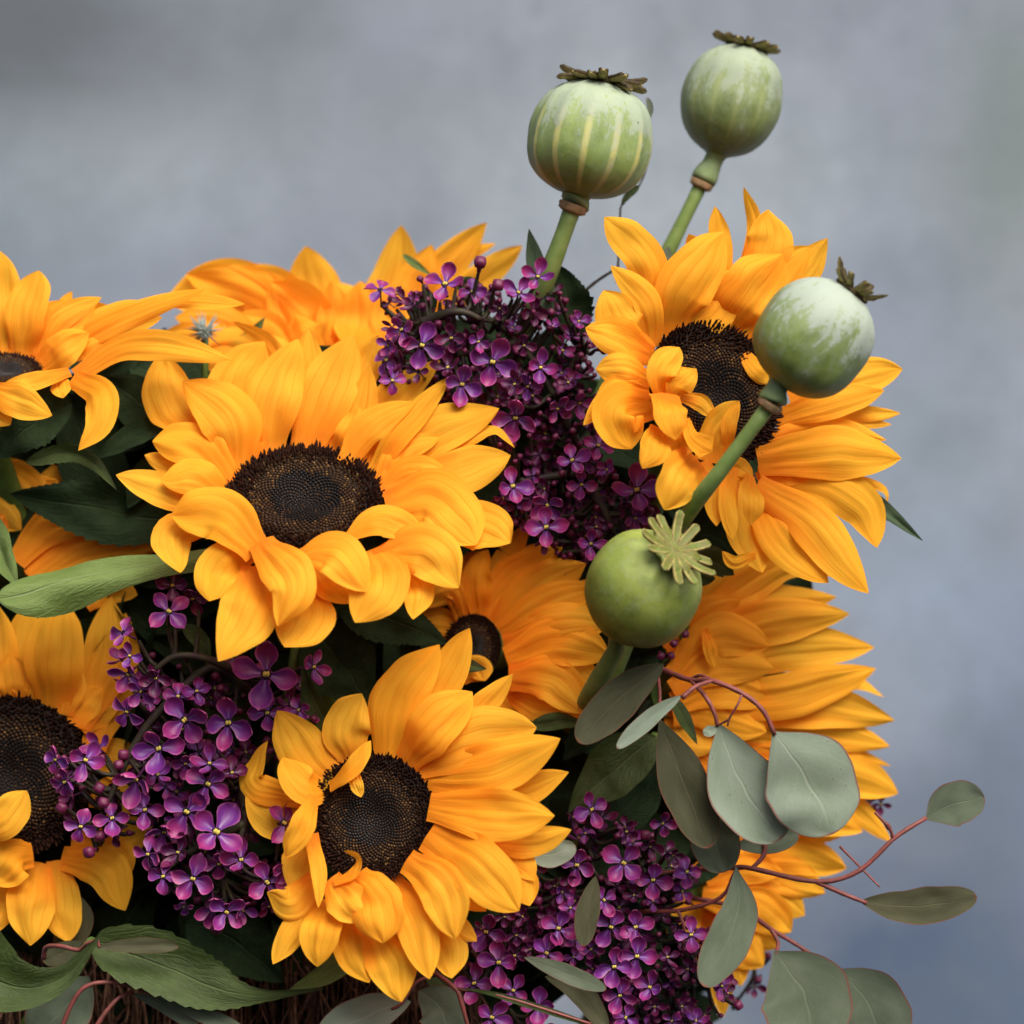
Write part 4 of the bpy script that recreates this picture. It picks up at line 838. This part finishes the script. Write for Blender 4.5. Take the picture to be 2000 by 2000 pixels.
euc("eucalyptus sprig with two big pale round leaves drooping before the right sunflower", 'L', (560, 170), 10, [
 ('L', [(585,140),(350,320),(85,590)], 235, (22, 26), EUCD, {'k': .85}), ('L', [(690,320),(520,440),(312,628)], 100, (30, 30), EUC, {'k': .85, 'roll': (10, -20)}), ('L', [(556,452),(690,800),(850,1205)], 285, (18, 14), EUCD, {'k': .78}),
 ('L', [(900,480),(1030,820),(1260,1160)], 415, (22, 16), EUC, {'k': .80}), ('L', [(1215,530),(1420,800),(1560,1130)], 545, (26, 20), EUC, {'k': .78, 'cup': -.08}), ('L', [(895,505),(860,525),(812,540)], 62, (22, 22), EUC, {'k': .9})],
 [('L', [(540,150,-4),(620,190,4),(750,235,14),(860,235,22),(1040,310,26),(1160,410,27),(1228,550,26)], 0.00105), ('L', [(745,235,14),(830,335,22),(880,430,23),(895,500,22)], 0.00088), ('L', [(690,335,30),(770,270,28),(870,235,23)], 0.00088),
  ('L', [(1040,312,26),(1010,380,28),(965,455,26),(955,500,25)], 0.00044), ('L', [(965,460,26),(900,495,22)], 0.00044), ('L', [(540,150,-4),(560,300,8),(556,460,18)], 0.00066), ('L', [(745,225,12),(800,205,16),(870,235,22)], 0.00066)])
euc("eucalyptus sprig reaching far right across the wall with one round and one narrow leaf", 'K', (390, 1280), -12, [
 ('L', [(880,920),(880,1130),(930,1350)], 290, (2, -2), EUCM, {'k': .8}), ('L', [(1000,1200),(1180,1170),(1368,1130)], 150, (-6, -10), EUCM, {'k': .9}), ('K', [(402,1270),(410,1480),(268,1775)], 185, (4, 12), EUCM, {'k': .8}),
 ('K', [(1195,1075),(1310,1010),(1445,985)], 185, (0, 4), EUCM, {'k': .72}), ('K', [(925,1418),(1150,1440),(1412,1398)], 152, (0, 6), EUCD, {'k': .85}), ('J', [(1050,420),(1150,300),(1380,60)], 330, (-30, -34), LEAFD, {'k': .9})],
 [('K', [(-50,1330,-40),(180,1290,-22),(400,1276,-8),(470,1280,-4),(740,1335,0),(915,1292,2),(1070,1150,2),(1200,1068,0)], 0.00105), ('K', [(520,1140,-8),(520,1220,-6),(470,1280,-4)], 0.00099), ('K', [(740,1335,0),(850,1385,0),(950,1425,0)], 0.00094), ('K', [(838,1188,-6),(1004,1356,8)], 0.00044),
  ('K', [(1060,1150,2),(1045,1110,3),(985,1045,3)], 0.00061), ('K', [(1045,1110,3),(1030,1090,4)], 0.00099), ('K', [(0,1460,-26),(170,1455,-12),(340,1400,-2),(400,1290,0)], 0.00088), ('K', [(160,1455,-12),(185,1530,-12),(180,1600,-14)], 0.00061)])
euc("eucalyptus sprig at the bottom right corner with two round grey green leaves side by side", 'K', (460, 1470), -30, [
 ('K', [(820,1700),(950,1830),(1040,2060)], 310, (-22, -24), EUCM, {'k': .8}), ('K', [(560,1625),(680,1790),(740,2030)], 385, (-14, -10), EUCM, {'k': .78})],
 [('K', [(420,1440,-34),(470,1475,-30),(550,1535,-24),(650,1595,-20),(725,1645,-20)], 0.00094), ('K', [(550,1535,-24),(578,1590,-20),(570,1640,-14)], 0.00083), ('K', [(725,1645,-20),(800,1690,-22),(830,1720,-22)], 0.00077), ('K', [(200,1400,-44),(420,1440,-34)], 0.00099)])
euc("narrow eucalyptus sprig crossing the bottom edge over the lilac on a reddish stalk", 'J', (0, 1290), 4, [
 ('J', [(560,520),(700,550),(885,490)], 160, (-4, -4), EUC, {'k': 1}), ('J', [(1010,680),(960,900),(930,1120)], 150, (2, 4), EUCD, {'k': .85}), ('J', [(560,1190),(800,1280),(1075,1392)], 120, (0, 6), EUCM, {'k': .9}), ('J', [(690,1310),(900,1400),(1080,1640)], 150, (-10, -6), EUCD, {'k': .9}), ('J', [(130,1380),(400,1430),(1000,1620)], 46, (10, 12), LEAF, {'k': .8}), ('Z', [(775,1890),(705,1910),(600,1960)], 80, (8, 8), EUC, {'k': .9}), ('Z', [(790,1870),(830,1900),(850,1960)], 90, (-6, 0), EUCM, {'k': .9})],
 [('J', [(-60,1260,0),(0,1290,4),(130,1390,8),(165,1480,8),(210,1640,6)], 0.00094), ('J', [(130,1390,8),(400,1430,10),(980,1610,12)], 0.00066), ('H', [(1000,1740,2),(900,1780,6),(830,1880,8),(780,1910,8)], 0.00072)])
euc("eucalyptus sprig at the bottom left with dull leaves and red forked stalk", 'I', (520, 650), 0, [
 ('I', [(520,690),(740,680),(962,685)], 82, (10, 12), EUCD, {'k': 1}), ('I', [(480,850),(380,980),(180,1200)], 330, (-6, -2), EUCM, {'k': .85}), ('I', [(705,935),(880,1010),(1100,1150)], 70, (-2, 2), EUCM, {'k': 1}), ('I', [(845,945),(1040,1030),(1320,1140)], 90, (0, 4), EUCM, {'k': 1}), ('I', [(440,420),(430,560),(300,700)], 160, (-22, -24), EUCD, {'k': .9}), ('I', [(440,660),(340,720),(230,760)], 120, (-14, -16), EUCD, {'k': .9})],
 [('I', [(235,750,-8),(250,690,-4),(330,685,2),(425,705,4),(470,670,8),(525,650,10)], 0.00088), ('I', [(440,710,4),(440,760,0)], 0.00088), ('I', [(310,1180,4),(400,970,6),(490,890,6),(640,885,4),(830,942,0)], 0.00088), ('I', [(500,1150,4),(570,1040,4),(650,955,2),(720,935,-2)], 0.00088), ('I', [(525,650,10),(535,690,10)], 0.00055)])
# upper background thin eucalyptus stalk between poppies
euc("thin dark stalk with slim leaves rising between the upper poppy heads", 'D', (400, 1750), -60, [
 ('D', [(690,1170),(720,1110),(800,1040)], 50, (-62, -60), LEAF, {'k': 1}), ('D', [(850,640),(870,560),(850,485)], 42, (-62, -62), EUCM, {'k': 1}), ('D', [(985,1420),(960,1520),(960,1620)], 110, (-66, -66), EUCM, {'k': .9})],
 [('D', [(380,1770,-60),(520,1650,-60),(640,1570,-58)], 0.00066), ('D', [(660,1650,-60),(675,1400,-62),(682,1180,-62),(690,1160,-62)], 0.00049), ('D', [(690,1160,-62),(800,1040,-64),(860,850,-66),(865,600,-64)], 0.00039)], mat=DARKSTEM)

# ------------------------------------------------------------------ loose foliage sprays (big leaves one can tell apart)
def foliage(label, cat, base, leaves, stem, name="leafy_sprig"):
    v, p, h = base; b = W(q(v, *p), h * MM); root = empty(name, b, label, cat, "green leafy sprigs")
    mb = MB(); tube(mb, spline([W(q(x[0], x[1], x[2]), x[3] * MM) for x in stem], 12), .0024, 8); place("stem", mb.mesh("stem", STEM, off=b), root)
    for L in leaves:
        o = L[5] if len(L) > 5 else {}; leaf_on(root, b, *L[:5], **o)
foliage("big serrated green leaf curling over the twigs at bottom left", "leaf", ('I', (0, 1000), -20), [
 ('I', [(500,660),(900,800),(1300,950),(1745,915)], 330, (0, 6), LEAF, {'fold': .35, 'n': (0, .3, 1), 'prof': lambda t: max(.02, (math.sin(math.pi * t ** .55) ** .9) * (1 if t < .5 else 1 - .62 * sst(.5, .8, t))) if 0 < t < 1 else .02}),
 ('I', [(1000,560),(1250,640),(1530,880)], 380, (-22, -18), LEAFD)], [('I', 100, 1150, -40), ('I', 300, 900, -20), ('I', 500, 660, 0)])
foliage("large smooth leaf filling the bottom left corner", "leaf", ('I', (-200, 1200), -10), [
 ('I', [(-250,700),(60,900),(330,860),(545,620)], 330, (6, 12), LEAF, {'serr': 0, 'fold': .2, 'cup': .3, 'n': (.2, .7, 1), 'roll': (-25, -5), 'prof': lambda t: max(.02, (1 - t) ** .7 * (.5 + .9 * (1 - t)))})], [('I', -200, 1300, -20), ('I', -220, 1000, 0), ('I', -250, 700, 6)])
foliage("broad mid green leaf right of the bottom sunflower, under the oval grey leaf", "leaf", ('L', (0, 1100), -40), [
 ('L', [(540,560),(330,720),(30,1000)], 330, (-14, -20), LEAF, {'serr': 0, 'fold': .25, 'prof': prof_leaf}), ('L', [(330,430),(120,560),(0,700)], 200, (-34, -38), LEAFD, {'serr': 0}), ('L', [(600,600),(640,700),(700,760)], 120, (-22, -24), LEAFD, {'serr': 0})], [('L', 0, 1300, -60), ('L', 300, 900, -40), ('L', 540, 560, -16)])
foliage("pair of green leaves clasping the stem of the left tall poppy head", "leaf", ('Z', (1050, 650), -34), [
 ('Z', [(1040,590),(1012,500),(998,432)], 46, (-30, -34), LEAFS, {'serr': 0}), ('Z', [(1085,640),(1070,560),(1055,500)], 92, (-34, -38), LEAFD, {}), ('Z', [(820,590),(790,570),(770,555)], 60, (-40, -40), LEAFD, {'serr': 0}), ('Z', [(900,560),(880,540),(860,545)], 44, (-40, -38), LEAF, {'serr': 0}), ('Z', [(800,800),(830,790),(860,770)], 34, (-30, -30), LEAF, {'serr': 0})], [('Z', 1000, 900, -60), ('Z', 1050, 720, -45), ('Z', 1050, 600, -36)])
foliage("dark leaf behind the lilac under the middle sunflower", "leaf", ('Z', (560, 1500), -40), [
 ('Z', [(590,1190),(650,1260),(700,1330)], 150, (-34, -30), LEAFD, {'serr': .1}), ('Z', [(400,1300),(440,1340),(480,1350)], 90, (-24, -24), LEAF, {'serr': 0}), ('Z', [(345,1180),(380,1210),(395,1260)], 34, (-10, -8), LEAF, {'serr': 0})], [('Z', 520, 1560, -40), ('Z', 540, 1350, -38), ('Z', 560, 1220, -36)])
foliage("two small leaves right of the star crowned poppy head", "leaf", ('Z', (1330, 1180), -30), [
 ('Z', [(1300,1100),(1340,1060),(1385,1085)], 70, (-20, -16), LEAF, {'serr': 0}), ('Z', [(1300,1010),(1350,1010),(1390,1060)], 90, (-34, -30), LEAFD, {'serr': 0})], [('Z', 1290, 1300, -50), ('Z', 1290, 1150, -34), ('Z', 1300, 1080, -24)])

# pale spiky bloom at the back
def pale_bloom():
    b = W(q('A', 1290, 800), -.056); root = empty("pale_bloom", b, "tiny pale blue spiky bloom half hidden behind the upper left sunflower", "flower")
    mb = MB(); tube(mb, [b + Vector((0, 0, -.03)), b + Vector((0, 0, -.01)), b], .0015, 6); place("stem", mb.mesh("stem", STEM, off=b), root)
    m = mat_simple("pale_bract", (.22, .29, .27), .6, .3, .2, 500); mb = MB()
    for i in range(60):
        d = Vector((random.uniform(-1, 1), random.uniform(-1, .3), random.uniform(-.6, 1))).normalized(); t = d.orthogonal().normalized() * .0008
        mb.add([b - t, b + t, b + d * random.uniform(.006, .011), b + d.cross(t)], [(0, 1, 2), (1, 3, 2), (3, 0, 2)])
    o = place("bracts", mb.mesh("bracts", m, off=b), root); o['kind'] = 'stuff'
pale_bloom()

# ------------------------------------------------------------------ deep foliage and twigs
def inside(p, poly):
    ins = False
    for i in range(len(poly)):
        a, b = poly[i], poly[i-1]
        if (a[1] > p[1]) != (b[1] > p[1]) and p[0] < (b[0]-a[0]) * (p[1]-a[1]) / (b[1]-a[1]) + a[0]: ins = not ins
    return ins
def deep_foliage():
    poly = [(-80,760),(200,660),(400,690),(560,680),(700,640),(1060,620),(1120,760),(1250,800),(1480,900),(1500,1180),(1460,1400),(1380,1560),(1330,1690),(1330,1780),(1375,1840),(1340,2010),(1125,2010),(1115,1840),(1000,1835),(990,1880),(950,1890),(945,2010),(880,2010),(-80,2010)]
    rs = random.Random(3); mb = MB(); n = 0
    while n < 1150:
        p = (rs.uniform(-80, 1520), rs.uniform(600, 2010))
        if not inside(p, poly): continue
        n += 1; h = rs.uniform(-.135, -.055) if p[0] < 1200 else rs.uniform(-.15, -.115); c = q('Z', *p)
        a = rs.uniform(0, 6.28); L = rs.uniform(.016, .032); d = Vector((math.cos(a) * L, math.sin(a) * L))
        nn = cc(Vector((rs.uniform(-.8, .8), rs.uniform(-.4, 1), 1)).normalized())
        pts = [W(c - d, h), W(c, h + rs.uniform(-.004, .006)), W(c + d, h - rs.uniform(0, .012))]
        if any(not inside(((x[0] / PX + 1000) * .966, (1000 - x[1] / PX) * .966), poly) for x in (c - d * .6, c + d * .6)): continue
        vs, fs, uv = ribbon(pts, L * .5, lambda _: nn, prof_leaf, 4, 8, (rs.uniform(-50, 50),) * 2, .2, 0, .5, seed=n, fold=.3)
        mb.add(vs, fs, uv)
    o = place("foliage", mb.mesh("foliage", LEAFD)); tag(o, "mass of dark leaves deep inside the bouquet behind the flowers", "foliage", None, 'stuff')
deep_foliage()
def twigs():
    rs = random.Random(5); mb = MB()
    for i in range(520):
        x = rs.uniform(-30, 900); y0 = rs.uniform(1790, 1850); lean = rs.uniform(-70, 70); h = rs.uniform(-.075, -.03)
        if rs.random() < .35: lean *= 6
        pts = [W(q('Z', x + lean * t + rs.uniform(-9, 9), y0 + 480 * t), h + rs.uniform(-.008, .008)) for t in (0, .2, .4, .7, 1)]
        tube(mb, spline(pts, 8), rs.uniform(.0003, .0010), 4, cap=False)
    o = place("twigs", mb.mesh("twigs", TWIG)); tag(o, "bundle of thin brown twigs under the flowers at the bottom edge", "twigs", None, 'stuff')
twigs()
